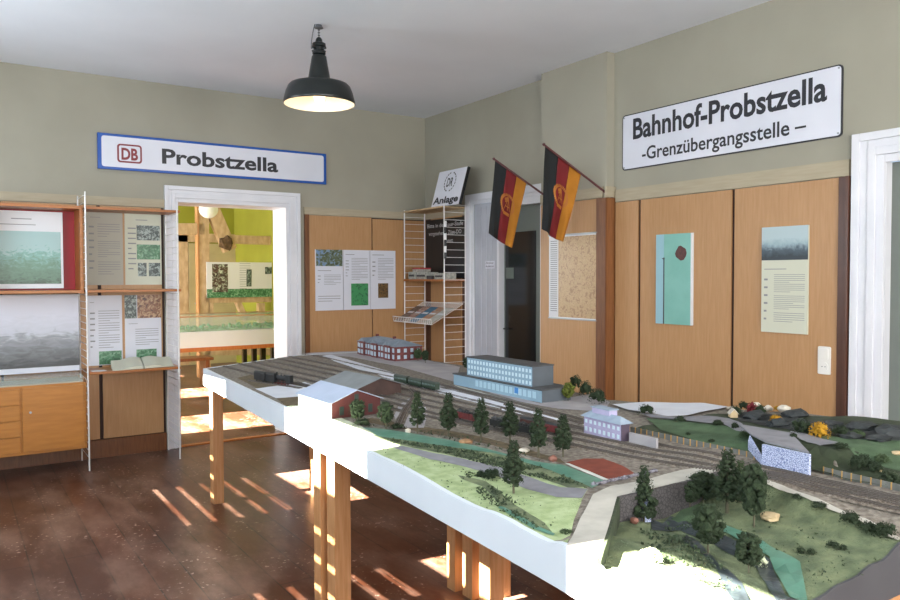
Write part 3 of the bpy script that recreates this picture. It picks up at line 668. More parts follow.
for i in range(18):
    if i in (4, 13): continue
    t0, t1 = 2*math.pi*i/18, 2*math.pi*(i+.72)/18
    ps = [cA+(dirA*math.cos(t)+lu*math.sin(t))*rr_ for t in (t0, t1) for rr_ in (.088, .100)]
    g.add([ps[0], ps[1], ps[3], ps[2]], [(0, 1, 2, 3)])
put_text(g, 'DR', cA-dirA*.052-lu*.045, dirA, leanA, .09, .105, .02); g.build('logo', M['signblack'], an)

# ------------------------------------------------------------------ back room
YT = 4.6
b1 = root('timber_frame', (-.8, YT, 0), 'exposed old timber wall frame in the lime green back room', 'timber frame')
def bar(p0, p1, w, name, dep=.12, m='oldwood'):
    p0, p1 = aty(*p0, YT), aty(*p1, YT); d = (p1-p0).normalized(); s_ = d.cross(Vector((0, 1, 0))).normalized()
    return G().ob(p0-s_*w/2, s_*w, d*(p1-p0).length, Vector((0, dep, 0))).build(name, M[m], b1, bevel=.004)
p = aty(205, 300, YT)
G().box(p.x-.075, p.x+.075, YT, YT+.12, 0, H).build('post', M['oldwood'], b1, bevel=.004)
G().box(p.x-.10, p.x-.075, YT-.01, YT+.13, 0, H).build('post_edge', M['pine'], b1)
q = aty(273, 300, YT); G().box(q.x-.02, q.x+.14, YT, YT+.12, 0, H).build('post', M['oldwood'], b1, bevel=.004)
bar((160, 229), (205, 229), .17, 'beam', .11); bar((226, 239), (285, 241), .13, 'beam', .11); bar((212, 206), (231, 250), .20, 'brace', .13)
bar((205, 299), (290, 298), .12, 'beam'); bar((238, 300), (247, 321), .08, 'brace'); bar((205, 318), (290, 318), .06, 'beam'); bar((205, 352), (290, 352), .1, 'beam')
bar((211, 303), (211, 345), .08, 'stud'); bar((262, 303), (262, 345), .10, 'stud')
k = aty(226, 243, YT-.02)
G().blob(k, .10, 2, .25, (1, .35, 1.1), 5).build('knot', mat('knot_wood', '#4a3826', '#6b5238', 20, .8), b1)
pb = root('exhibition_banner', (-.7, YT-.04, 1.2), 'wide white banner with photo and green foot strip in the back room', 'banner')
a = aty(206.5, 262, YT-.03); b = aty(290, 296.5, YT-.03)
G().box(a.x, b.x, YT-.03, YT-.01, b.z, a.z).build('panel', M['paper'], pb)
c0, c1 = aty(212, 264, YT-.031), aty(228, 292, YT-.031)
G().box(c0.x, c1.x, YT-.034, YT-.031, c1.z, c0.z).build('photo', M['ph_room'], pb)
G().box(a.x, b.x, YT-.033, YT-.031, b.z, b.z+.13).build('green_strip', M['ph_green'], pb)
g = G()
for i in range(4):
    u = aty(249, 270+i*4.3, YT-.031); g.box(u.x-.04, u.x+.04, YT-.034, YT-.031, u.z-.055, u.z+.01)
u0, u1 = aty(265, 267, YT-.031), aty(272.5, 274, YT-.031); g.box(u0.x, u1.x, YT-.034, YT-.031, u1.z, u0.z)
g.build('small_photos', M['ph_bw'], pb)
g = G()
for i in range(13): g.box(aty(236, 0, YT).x, aty(247 if i % 4 else 243, 0, YT).x, YT-.0325, YT-.031, 1.74-i*.035, 1.746-i*.035)
g.build('text_lines', M['ink'], pb)
# beige door on far wall
a = aty(188, 218, YF-.03); b = aty(240, 330, YF-.03)
dd = struct(G().box(a.x, a.x+.95, YF-.05, YF-.005, 0, 2.08).build('door_6', M['cream'], bevel=.004))
for zz in (.25, 1.15): G().box(a.x+.14, a.x+.81, YF-.058, YF-.05, zz, zz+.75).build('door_panel', M['cream'], dd, bevel=.006)
G().tube((a.x+.1, YF-.05, 1.05), (a.x+.1, YF-.09, 1.05), .012).tube((a.x+.1, YF-.09, 1.05), (a.x+.22, YF-.09, 1.05), .01).build('door_handle', M['steel'], dd)
SB('trim_7', M['oldwood'], (a.x-.16, a.x-.01, YF-.04, YF-.002, 0, 2.25), (a.x-.16, a.x+1.1, YF-.04, YF-.002, 2.10, 2.25), (a.x+.96, a.x+1.1, YF-.04, YF-.002, 0, 2.1))
# globe lamp
gl = root('globe_ceiling_lamp', (0, 0, 2.3), 'white opal globe lamp hanging in the back room behind the door lintel', 'lamp')
c = aty(208.5, 209, 2.6); gl.location = c
G().blob(c, .115, 4, 0, (1, 1, 1), 1).build('globe', M['globe'], gl, smooth=True)
G().tube(c+Vector((0, 0, .10)), (c.x, c.y, H), .012).build('rod', M['steel'], gl)
# vitrine with a second small layout
vt = root('glass_vitrine', (-1.6, 1.9, 0), 'long white display table with glass case over a small green layout in the back room', 'display case')
vx0, vx1, vy0, vy1 = -2.75, -.25, 1.6, 2.35
G().box(vx0, vx1, vy0, vy1, .725, .90).build('tray', M['fascia'], vt, bevel=.003)
G().box(vx0+.02, vx1-.02, vy0+.01, vy1-.02, .68, .725).build('wood_rail', M['pine2'], vt)
rnd = random.Random(3); g = G(); n1, n2 = 60, 18; vs = []; fs = []
for j in range(n2+1):
    for i in range(n1+1):
        x = vx0+.03+(vx1-vx0-.06)*i/n1; y = vy0+.03+(vy1-vy0-.06)*j/n2; vs.append((x, y, .902+.02*max(0, noise.noise((x*5, y*5, 0)))))
for j in range(n2):
    for i in range(n1): k = j*(n1+1)+i; fs.append((k, k+1, k+n1+2, k+n1+1))
g.add(vs, fs); g.build('miniature_ground', mat('vitrine_green', '#4f9a6c', '#7fae8c', 18, .9), vt)
g = G()
for i in range(170):
    x = rnd.uniform(vx0+.05, vx1-.05); y = rnd.uniform(vy0+.05, vy1-.1); g.blob((x, y, .925+rnd.random()*.01), rnd.uniform(.012, .025), 1, .3, (1, 1, 1.1), i)
o = g.build('miniature_trees', mat('vitrine_trees', '#2f7a4e', '#4f9a6c', 40, .9), vt); o['kind'] = 'stuff'
g = G(); t = .004
g.box(vx0, vx1, vy0, vy0+t, .90, 1.065).box(vx0, vx1, vy1-t, vy1, .90, 1.065).box(vx0, vx1, vy0, vy1, 1.065, 1.069).box(vx0, vx0+t, vy0, vy1, .9, 1.065).box(vx1-t, vx1, vy0, vy1, .9, 1.065)
g.build('glass_case', M['glass'], vt)
g = G(); g.box(vx0, vx1, vy0-.002, vy0+.008, 1.06, 1.072).box(vx0, vx1, vy1-.008, vy1+.002, 1.06, 1.072); g.build('glass_edge', M['pine'], vt)
for x in (vx0+.08, -1.42, vx1-.15):
    for y in (vy0+.05, vy1-.1): 
        if x == -1.42: continue
        G().box(x, x+.06, y, y+.06, 0, .68).build('leg', M['pine'], vt)
bl = [(243.3, 247.1), (253, 257), (261.3, 266), (272, 276)]
st = root('black_slatted_rack', (-.95, 2.3, 0), 'black upright posts standing under the vitrine in the back room', 'rack')
for u0, u1 in bl:
    a, b = aty(u0, 355, 2.0), aty(u1, 355, 2.0); G().box(a.x, b.x, 2.0, 2.06, 0, .676).build('post', M['black'], st)
G().box(aty(242, 355, 2.0).x, aty(279, 355, 2).x, 1.99, 2.07, .02, .05).build('foot_rail', M['black'], st)
bb = root('low_bench', (-1.9, 3.9, 0), 'low dark bench board behind the vitrine in the back room', 'bench')
G().box(-2.8, -1.2, 3.6, 3.95, .36, .40).build('seat', M['paneldark'], bb); 
for x in (-2.75, -1.3): G().box(x, x+.05, 3.62, 3.93, 0, .36).build('leg', M['paneldark'], bb)
SUN_E, DAY_E, BACK_K, REAR_E, EXPO = 140, 35, 3.0, 112, 0.05

# ------------------------------------------------------------------ light
def sun_dir(az, t): return Vector((math.cos(math.radians(az)), -math.sin(math.radians(az)), -t)).normalized()
sd = bpy.data.lights.new('sun', 'SUN'); sd.energy = SUN_E; sd.angle = math.radians(.55); sd.color = (1, .93, .82)
so_ = bpy.data.objects.new('sun', sd); COL.objects.link(so_); so_.rotation_euler = sun_dir(5, .8).to_track_quat('-Z', 'Y').to_euler(); so_.location = (-9, 0, 8)
def area(name, loc, direction, sx, sy, e, col):
    l = bpy.data.lights.new(name, 'AREA'); l.shape = 'RECTANGLE'; l.size = sx; l.size_y = sy; l.energy = e; l.color = col
    o = bpy.data.objects.new(name, l); COL.objects.link(o); o.location = loc; o.rotation_euler = Vector(direction).to_track_quat('-Z', 'Y').to_euler(); return o
DAY = (.80, .91, 1)
for i, (a, b) in enumerate(wins): area('window_daylight_%d' % i, (XL+.03, (a+b)/2, (WZ0+WZ1)/2), (1, 0, -.05), WZ1-WZ0, b-a, DAY_E, DAY)
for i, (a, b) in enumerate(bwins): area('back_window_daylight_%d' % i, (XL+.03, (a+b)/2, 1.7), (1, 0, -.05), 1.6, b-a, DAY_E*BACK_K, (1, .98, .92))
for x in (-3.6, -1.5): area('rear_fill_light', (x, YB+.05, 1.75), (0, 1, .02), 1.2, 1.5, REAR_E, (1, .97, .93))  # added fill lights behind the camera; the back wall has no windows
pl = bpy.data.lights.new('lamp_bulb_light', 'POINT'); pl.energy = 2; pl.color = (1, .8, .55); pl.shadow_soft_size = .04
po = bpy.data.objects.new('lamp_bulb_light', pl); COL.objects.link(po); po.location = (LX, LY, 2.62)
w = bpy.data.worlds.new('sky'); SC.world = w; w.use_nodes = True
w.node_tree.nodes['Background'].inputs[0].default_value = (.62, .78, 1, 1); w.node_tree.nodes['Background'].inputs[1].default_value = 1.0
SC.view_settings.view_transform = 'Standard'; SC.view_settings.look = 'None'; SC.view_settings.exposure = EXPO; SC.view_settings.gamma = 1

# ------------------------------------------------------------------ layout table
ZB = .757
EY = -5.9   # near end of the table
LE = [(-2.775, -1.60), (-2.892, -3.38), (-2.960, -4.39), (-3.002, -5.05), (-3.028, -5.43), (-3.036, -5.53), (-3.045, -5.66), (-3.05, EY)]  # left edge in plan
def left_x(y):
    for (x0, y0), (x1, y1) in zip(LE, LE[1:]):
        if y1 <= y <= y0: return x0+(x1-x0)*(y-y0)/(y1-y0)
    return LE[0][0] if y > LE[0][1] else LE[-1][0]
RE = [(-1.90, -1.13), (-1.25, -1.20), (-1.20, -2.5), (-1.37, -3.60), (-1.45, -4.10), (-1.36, -4.33), (-1.20, -4.60), (-1.16, -5.2), (-1.14, EY)]
tbl = root('layout_table', (-2.1, -3.6, 0), 'long white-edged table on pine legs carrying the whole model railway landscape', 'table')

def idw(pts, x, y, p=3.2):
    s = w = 0
    for a, b, z in pts:
        d = ((x-a)**2+(y-b)**2)
        if d < 1e-8: return z
        k = d**(-p/2); s += k*z; w += k
    return s/w
DECK = [(x, y, .87) for y in (-1.2, -1.7, -2.2, -2.7, -3.2, -3.6, -4.0) for x in (-2.85, -2.4, -2.0, -1.6, -1.25)] + \
 [(-2.95, -4.39, .858), (-2.75, -4.4, .862), (-2.5, -4.4, .87), (-2.1, -4.5, .87), (-1.97, -4.7, .87), (-1.97, -5.0, .87), (-1.99, -5.3, .87), (-1.98, -5.6, .87), (-1.97, -5.9, .87),
  (-3.0, -5.05, .847), (-2.8, -5.0, .853), (-2.66, -4.9, .856), (-2.5, -5.0, .868), (-2.35, -5.1, .87), (-2.2, -5.0, .87), (-2.2, -5.25, .87), (-3.03, -5.43, .853), (-3.03, -5.55, .866), (-2.85, -5.3, .862), (-2.66, -5.28, .87),
  (-2.09, -5.4, .868), (-2.12, -5.6, .862), (-2.16, -5.75, .848), (-2.22, -5.9, .828), (-2.05, -5.5, .87), (-2.06, -5.75, .87), (-2.09, -5.9, .866),
  (-1.88, -4.75, .885), (-1.85, -5.0, .89), (-1.87, -5.2, .90), (-1.6, -4.3, .872), (-1.45, -4.4, .875), (-1.25, -4.7, .885), (-1.6, -4.6, .885), (-1.5, -4.9, .905), (-1.65, -5.05, .915), (-1.3, -5.0, .91),
  (-1.75, -5.2, .93), (-1.82, -5.30, .935), (-1.80, -5.46, .935), (-1.93, -5.56, .876), (-1.93, -5.7, .876), (-1.93, -5.85, .876), (-1.93, -5.2, .882), (-1.93, -5.0, .876), (-1.6, -5.3, .935), (-1.7, -5.5, .925), (-1.85, -5.65, .895), (-1.88, -5.85, .89), (-1.6, -5.7, .905), (-1.45, -5.5, .93), (-1.3, -5.3, .93), (-1.2, -5.6, .94), (-1.3, -5.85, .93), (-1.6, -5.9, .91)]
VAL = [(-2.49, -5.29, .778), (-2.52, -5.45, .776), (-2.56, -5.6, .775), (-2.59, -5.75, .774), (-2.63, -5.89, .773), (-2.67, -5.33, .80), (-2.72, -5.45, .80), (-2.74, -5.6, .805), (-2.75, -5.75, .805), (-2.78, -5.9, .80),
  (-2.92, -5.60, .83), (-3.04, -5.66, .845), (-2.93, -5.75, .83), (-3.05, -5.78, .84), (-3.05, -5.9, .835), (-2.92, -5.9, .82), (-2.84, -5.48, .83),
  (-2.35, -5.36, .79), (-2.40, -5.55, .788), (-2.44, -5.7, .79), (-2.5, -5.88, .784), (-2.25, -5.35, .815), (-2.28, -5.55, .81), (-2.31, -5.7, .812), (-2.36, -5.88, .800),
  (-2.10, -5.32, .866), (-2.13, -5.45, .862), (-2.16, -5.6, .858), (-2.19, -5.75, .845), (-2.22, -5.9, .828)]
def hd(x, y): return idw(DECK, x, y)+.0015*noise.noise((x*22, y*22, 0))
BL_ = [(-2.34, -5.335), (-2.12, -5.31), (-2.145, -5.45), (-2.185, -5.7), (-2.222, -5.9), (-2.24, -6.05)]
def hv(x, y):
    z = idw(VAL, x, y, 3)+.004*noise.noise((x*18, y*18, 3)); p = Vector((x, y)); dm = 9
    for a, b in zip(BL_[1:], BL_[2:]):
        a, b = Vector(a), Vector(b); t = max(0, min(1, (p-a).dot(b-a)/(b-a).length_squared)); dm = min(dm, (p-a-(b-a)*t).length)
    k = min(1, dm/.05); k = k*k*(3-2*k); return hd(x, y)*(1-k)+z*k
P1 = (-2.660, -5.330); P2 = (-2.34, -5.335); P3 = (-2.12, -5.31); PE = (-2.222, EY)
RB = (-3.043, -5.640)
def inpoly(x, y, poly):
    c = False; j = len(poly)-1
    for i in range(len(poly)):
        xi, yi = poly[i]; xj, yj = poly[j]
        if (yi > y) != (yj > y) and x < (xj-xi)*(y-yi)/(yj-yi)+xi: c = not c
        j = i
    return c
valley = [P1, P2, P3, (-2.145, -5.45), (-2.185, -5.7), PE, (-3.05, EY), RB]
deckp = LE[:6]+[RB, P1, P2, P3, (-2.145, -5.45), (-2.185, -5.7), PE]+RE[::-1]
def ground(x, y): return hv(x, y) if inpoly(x, y, valley) else hd(x, y)
def on(px, py):      # the point of the landscape seen there
    z = .87
    for _ in range(25): p = atz(px, py, z); z = z*.4+.6*ground(p.x, p.y)
    p = atz(px, py, z); return Vector((p.x, p.y, ground(p.x, p.y)))
def drape(name, poly, m, hf, lift=0, step=.03, parent=None, skirt=0, smooth=True):
    bm = bmesh.new(); vv = [bm.verts.new((x, y, 0)) for x, y in poly]
    for t in tessellate_polygon([[Vector((x, y, 0)) for x, y in poly]]):
        try: bm.faces.new([vv[i] for i in t])
        except ValueError: pass
    bmesh.ops.recalc_face_normals(bm, faces=bm.faces[:])
    xs = [p[0] for p in poly]; ys = [p[1] for p in poly]
    for ax, lo, hi in ((0, min(xs), max(xs)), (1, min(ys), max(ys))):
        k = math.ceil(lo/step)
        while k*step < hi:
            co = [0, 0, 0]; no = [0, 0, 0]; co[ax] = k*step; no[ax] = 1
            bmesh.ops.bisect_plane(bm, geom=bm.verts[:]+bm.edges[:]+bm.faces[:], plane_co=co, plane_no=no, dist=1e-6); k += 1
    bmesh.ops.bisect_plane(bm, geom=bm.verts[:]+bm.edges[:]+bm.faces[:], plane_co=(0, EY, 0), plane_no=(0, -1, 0), clear_outer=True)
    bmesh.ops.remove_doubles(bm, verts=bm.verts[:], dist=1e-6)
    for v in bm.verts: v.co.z = hf(v.co.x, v.co.y)+lift
    bmesh.ops.recalc_face_normals(bm, faces=bm.faces[:])
    if sum(f.normal.z for f in bm.faces) < 0: bmesh.ops.reverse_faces(bm, faces=bm.faces[:])
    if skirt:
        ext = bmesh.ops.extrude_edge_only(bm, edges=[e for e in bm.edges if e.is_boundary])
        for v in [g_ for g_ in ext['geom'] if isinstance(g_, bmesh.types.BMVert)]: v.co.z -= skirt
    g = G(); bm.verts.ensure_lookup_table(); bm.verts.index_update()
    g.add([v.co[:] for v in bm.verts], [tuple(v.index for v in f.verts) for f in bm.faces]); bm.free()
    return g.build(name, m, parent, smooth=False)
def pxs(l, z=None): return [((p := (on(*q) if z is None else atz(*q, z))).x, p.y) for q in l]

# side boards follow the ground profile; near part of the left board belongs to the same white board
g = G(); vs = []; fs = []
ys = [-1.6-i*(EY+1.6)/-140 for i in range(141)]
n_ = 141
for y in ys:
    x = left_x(y); zt = (hd(x+.01, y) if y > RB[1] else hv(x+.01, y))+.003
    vs += [(x-.006, y, ZB), (x-.006, y, zt), (x+.012, y, zt), (x+.012, y, ZB)]
for i in range(n_-1):
    k = 4*i; fs += [(k, k+4, k+5, k+1), (k+1, k+5, k+6, k+2), (k+2, k+6, k+7, k+3), (k, k+3, k+7, k+4)]
fs += [(0, 1, 2, 3), (4*n_-4, 4*n_-1, 4*n_-2, 4*n_-3)]
g.add(vs, fs); g.build('side_board', M['fascia'], tbl)
g = G()
far = [LE[0]]+RE[:2]
for (x0, y0), (x1, y1) in zip(far, far[1:]):
    d = Vector((x1-x0, y1-y0, 0)); nrm = Vector((-d.y, d.x, 0)).normalized(); g.ob(Vector((x0, y0, ZB)), d, nrm*.014, Vector((0, 0, .116)))
g.build('end_board', M['fascia'], tbl)
g = G(); rr_ = RE[1:]
for (x0, y0), (x1, y1) in zip(rr_, rr_[1:]):
    d = Vector((x1-x0, y1-y0, 0)); nrm = Vector((-d.y, d.x, 0)).normalized(); g.ob(Vector((x0, y0, ZB)), d, nrm*.012, Vector((0, 0, .11)))
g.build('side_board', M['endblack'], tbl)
# near end board with the ground profile
vs = []; fs = []; xs = [-3.056+i*(3.056-1.13)/70 for i in range(71)]
for x in xs:
    zt = (hv(x, EY) if x < PE[0] else hd(x, EY))+.002; zt = max(zt, .775)
    vs += [(x, EY, ZB-.06), (x, EY, zt), (x, EY-.006, zt), (x, EY-.006, ZB-.06)]
for i in range(70): k = 4*i; fs += [(k, k+1, k+5, k+4), (k+1, k+2, k+6, k+5), (k+2, k+3, k+7, k+6), (k+3, k, k+4, k+7)]
fs += [(0, 3, 2, 1), (280, 281, 282, 283)]
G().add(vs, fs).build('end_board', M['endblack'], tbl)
# base slab under everything
slab = [(x+.012, y) for x, y in LE]+RE[::-1]
G().prism([(x, y, ZB) for x, y in slab], (0, 0, .008)).build('underside', M['pine'], tbl)
def leg(x, y, s_=.07, h=ZB, m='pine'):
    return G().box(x, x+s_, y, y+s_, 0, h).build('leg', M[m], tbl, bevel=.002)
leg(-2.80, -1.86, .07); leg(-2.925, -3.865); leg(-2.915, -3.985, .075)
leg(-2.135, -1.955); leg(-2.255, -3.90); leg(-2.24, -4.02, .08); leg(-2.14, -4.08, .08); leg(-2.265, -4.19, .08)
leg(-1.40, -1.95); leg(-1.50, -3.8)
leg(-2.97, -5.85); leg(-2.2, -5.85); leg(-1.35, -5.85)
G().box(-2.84, -1.33, -3.93, -3.89, .70, ZB).build('cross_rail', M['pine2'], tbl)
G().box(-2.73, -1.33, -1.90, -1.87, .70, ZB).build('cross_rail', M['pine2'], tbl)

# ------------------------------------------------------------------ landscape (parts of the table: fixed down)
drape('yard_ground', deckp, M['gravel'], hd, 0, .05, tbl)
drape('valley_ground', valley, M['moss'], hv, 0, .03, tbl)
def patch(name, l, m, lift=.0015, z=None, hf=None, step=.04, tail=()): return drape(name, pxs(l, z)+list(tail), M[m], hf or ground, lift, step, tbl)
# sun patch at the front left, its brightness put into the ground colour
patch('sun_patch_ground', [(284.5, 407.2), (302, 403), (318, 408), (345, 420), (372, 431), (396, 446), (372, 452)], 'pale', .002, tail=[(left_x(y)+.012, y) for y in (-4.4, -4.2, -4.0, -3.8, -3.6, -3.42)])
patch('light_meadow', [(372, 452.5), (396, 446), (371, 436), (412, 443), (460, 451), (506, 458), (540, 469), (572, 481), (588, 490), (582, 500), (574, 520), (567, 544)], 'meadow', .0015, hf=hd, tail=[(left_x(y)+.012, y) for y in [-5.50-.0+i*.1 for i in range(11)]+[-4.42]])
patch('dark_scrub_strip', [(371, 435), (410, 441), (460, 449), (506, 456), (540, 467), (574, 480), (590, 488), (570, 489), (540, 478), (500, 466), (460, 458), (412, 448), (380, 440)], 'moss', .0028, hf=hd)
patch('teal_river', [(362, 428), (388, 430.5), (414, 434.5), (450, 441), (478, 447.5), (496, 452), (526, 460), (564, 466), (584, 474), (606, 482), (592, 489), (572, 480), (540, 467.5), (506, 456.5), (460, 449), (414, 442), (378, 437)], 'river', .0036, hf=hd)
patch('country_road', [(392, 448), (402, 446.5), (430, 453), (465, 460), (500, 468), (530, 478), (560, 488), (588, 490), (582, 499), (556, 498), (530, 491), (500, 478), (470, 469), (430, 460)], 'asphalt', .003, hf=hd)
patch('scrub_line', [(458, 476), (470, 478), (486, 482), (500, 492), (512, 504), (530, 515), (545, 524), (552, 533), (540, 531), (520, 520), (504, 510), (493, 497), (482, 487), (462, 480)], 'moss', .0028, hf=hd)
patch('drain_line', [(500, 507), (520, 517), (537, 527), (555, 535), (553, 537), (534, 530), (517, 520), (498, 509)], 'river', .0038, hf=hd)
patch('tennis_court_edge', [(564, 463.5), (600, 466), (633, 474.5), (622, 478.5), (609, 482), (586, 473)], 'whitel', .0012, hf=hd)
patch('tennis_court', [(566, 463), (584, 459), (603, 459), (622, 466), (635, 474), (624, 477.5), (609, 480), (588, 471)], 'tennis', .002, hf=hd)
# concrete road with its sunk side: the ramp towards the edge and the road over the bridge
cr_ = [(-3.038, -5.535), RB, P1, P2, (-2.17, -5.31), (-2.12, -5.245), (-2.28, -5.24), (-2.45, -5.255), (-2.60, -5.245), (-2.70, -5.275), (-2.87, -5.40)]
drape('concrete_road', cr_, M['concrete'], hd, .004, .03, tbl)
# front yard and card areas
patch('station_forecourt', [(300, 353.5), (332, 352), (365, 351), (410, 357), (460, 367), (456, 380), (472, 386), (540, 404), (560, 400), (590, 394), (610, 403), (603, 413), (560, 410), (520, 402), (480, 390), (440, 378), (400, 367), (350, 357)], 'forecourt', .0018, z=.87, hf=hd)
def strip(name, a, m, h, lift=0):   # raised card platform from a list of (x,y) outline
    g = G(); g.prism([(x, y, .87+lift) for x, y in a], (0, 0, h)); return g.build(name, M[m], tbl, bevel=.001)
strip('platform_strip', pxs([(321, 356), (331, 354.5), (400, 374.5), (445, 387), (504, 403), (500, 408), (440, 393), (396, 380), (360, 369)], .876), 'platform', .006)
strip('platform_strip', pxs([(455, 385), (520, 403), (600, 424), (596, 428), (540, 413), (500, 402)], .874), 'concrete', .004)
strip('platform_strip', pxs([(500, 405), (520, 407), (560, 418), (556, 423), (530, 417), (502, 410)], .874), 'platform', .005)
patch('paved_patch', [(399, 405), (409, 399), (421, 400), (428, 412), (424, 428), (399, 428), (394, 416)], 'forecourt', .0015, hf=hd)
patch('brown_earth_field', [(237, 378), (262, 372), (278, 380), (296, 384), (262, 391)], 'earth', .0012, hf=hd)
patch('white_card_field', [(255, 389), (305, 382.5), (330, 392), (305, 397), (276, 398.5)], 'platform', .002, hf=hd)
G().prism([tuple(on(x, y)) for x, y in ((277, 399), (302, 397), (302, 405.5), (286, 406))], (0, 0, .004)).build('open_wood_tray', M['earth'], tbl)
patch('scrub_border', [(356, 420), (380, 425), (414, 431), (452, 437), (490, 445), (526, 455), (566, 464), (560, 459), (520, 447), (486, 438), (450, 431), (410, 425), (372, 418)], 'earth', .0012, hf=hd)
# hillside right
patch('white_card_field', [(612, 406), (646, 403.6), (700, 404.5), (728, 408.5), (688, 417), (666, 418), (638, 413)], 'platform', .009, hf=hd)
drape('dark_hillside', [(-1.955, -4.72), (-1.955, -5.88), (-1.15, -5.88), (-1.15, -5.2), (-1.5, -4.75)], M['darkslope'], hd, .006, .04, tbl)
patch('hillside_meadow', [(646, 420), (674, 422), (720, 427), (740, 432), (752, 440), (757, 455), (759, 460), (720, 449), (690, 441), (660, 432)], 'green', .009, hf=hd)
patch('hillside_road', [(640, 415.5), (670, 418.5), (700, 418), (730, 421), (742, 426), (754, 437), (740, 434), (722, 426), (680, 422), (650, 419.5)], 'asphalt', .0105, hf=hd)
patch('hillside_lane', [(790, 434), (815, 439), (848, 457), (842, 459), (820, 449), (796, 440)], 'asphalt', .0115, hf=hd)
patch('hillside_meadow', [(816, 438), (850, 441), (900, 443), (925, 445), (925, 476), (900, 474), (860, 464)], 'green', .009, hf=hd)
patch('dark_slope', [(800, 440), (812, 444), (842, 464), (870, 472), (925, 486), (925, 496), (900, 486), (860, 480), (820, 474), (806, 470)], 'darkslope', .0075, hf=hd)
patch('dark_rocky_ground', [(727, 412), (850, 428), (925, 440), (925, 446), (850, 441), (800, 434), (740, 423)], 'slate', .009, hf=hd)
# valley
patch('dark_stream', [(652, 514), (670, 517), (698, 527), (738, 543), (770, 560), (794, 573), (826, 590.5), (803.5, 599), (782, 584), (757, 569), (735, 557), (713, 544), (680, 531), (651, 520)], 'stream', .0025, hf=hv)
patch('teal_bank', [(712, 521), (744, 533), (770, 547), (800, 563), (812, 574), (832, 585), (828, 590), (800, 574), (769, 557), (740, 542), (722, 532)], 'river', .0033, hf=hv)
patch('bridge_meadow', [(660, 508), (690, 496), (704, 506), (716, 520), (700, 526), (672, 517)], 'green', .002, hf=hv)
drape('gravel_path', [(-2.135, -5.33), (-2.145, -5.45), (-2.185, -5.7), (-2.222, -5.895), (-2.245, -5.895), (-2.207, -5.7), (-2.166, -5.45), (-2.15, -5.33)], M['concrete'], hv, .003, .03, tbl)
patch('narrow_ditch', [(686, 536), (704, 548), (720, 566), (742, 584), (764, 600), (758, 601), (737, 587), (716, 570), (700, 553), (682, 540)], 'stream', .003, hf=hv)
patch('ditch', [(806, 567), (830, 562), (858, 552), (880, 546), (882, 550), (862, 558), (832, 569), (812, 572)], 'stream', .003, hf=hv)
# retaining walls round the valley
def wallstrip(name, a, b, m, t=.008, zlow=.765, top=.003):
    a, b = Vector((*a, 0)), Vector((*b, 0)); n_ = 14; d = b-a; nr = Vector((d.y, -d.x, 0)).normalized()*t; vs = []; fs = []
    for i in range(n_+1):
        p = a+d*i/n_; zt = hd(p.x, p.y)+top; vs += [(p.x, p.y, zlow), (p.x, p.y, zt), (p.x+nr.x, p.y+nr.y, zt), (p.x+nr.x, p.y+nr.y, zlow)]
    for i in range(n_): k = 4*i; fs += [(k, k+1, k+5, k+4), (k+1, k+2, k+6, k+5), (k+2, k+3, k+7, k+6), (k, k+4, k+7, k+3)]
    fs += [(0, 3, 2, 1), (4*n_, 4*n_+1, 4*n_+2, 4*n_+3)]
    return G().add(vs, fs).build(name, M[m], tbl)
wallstrip('ramp_wall', RB, P1, 'darkslope'); wallstrip('bridge_wall', P1, P2, 'wallstone'); wallstrip('bridge_wall', P2, P3, 'wallstone')
g = G()
for q in ((661, 506), (684, 490)):
    p = on(*q); p = Vector((p.x, -5.349, .765)); g.box(p.x-.012, p.x+.012, -5.352, -5.335, .775, .85)
g.build('bridge_pier', M['stone'], tbl)
# grey kerb of stones along the road
g = G(); rnd = random.Random(2)
a, b = on(594, 486), on(655, 472)
for i in range(34):
    p = a.lerp(b, i/33); p.z = hd(p.x, p.y); g.blob(p+Vector((0, 0, .005)), rnd.uniform(.006, .009), 1, .4, (1, 1, .8), i)
g.build('stone_kerb', mat('kerb_stone', '#8f8c96', '#3f3d44', 90, .8), tbl)

# ------------------------------------------------------------------ tracks
TR = [
 [(-2.62, -1.55), (-2.60, -2.1), (-2.52, -2.9), (-2.42, -3.5), (-2.38, -4.2), (-2.33, -4.7), (-2.26, -5.1), (-2.13, -5.45), (-2.10, -5.92)],
 [(-2.48, -1.46), (-2.46, -2.1), (-2.40, -2.9), (-2.33, -3.5), (-2.28, -4.2), (-2.24, -4.8), (-2.15, -5.25), (-2.085, -5.5), (-2.07, -5.92)],
 [(-2.36, -1.40), (-2.34, -2.1), (-2.28, -2.9), (-2.23, -3.5), (-2.19, -4.2), (-2.16, -4.8), (-2.09, -5.25), (-2.05, -5.55), (-2.04, -5.92)],
 [(-2.24, -1.34), (-2.21, -2.1), (-2.15, -2.9), (-2.12, -3.5), (-2.11, -4.1), (-2.09, -4.5), (-2.07, -4.9), (-2.03, -5.3), (-2.01, -5.92)],
 [(-2.12, -1.28), (-2.10, -2.1), (-2.04, -2.9), (-2.03, -3.5), (-2.05, -4.1), (-2.07, -4.5), (-2.05, -4.9)],
 [(-2.00, -1.20), (-1.97, -2.1), (-1.93, -2.9), (-1.93, -3.5), (-1.97, -4.1), (-2.00, -4.5)],
 [(-1.80, -1.22), (-1.83, -2.1), (-1.86, -2.9), (-1.88, -3.5), (-1.92, -4.1), (-1.96, -4.5)],
 [(-2.52, -2.6), (-2.50, -3.2), (-2.49, -3.7), (-2.44, -4.1), (-2.38, -4.5), (-2.34, -4.8)],
]
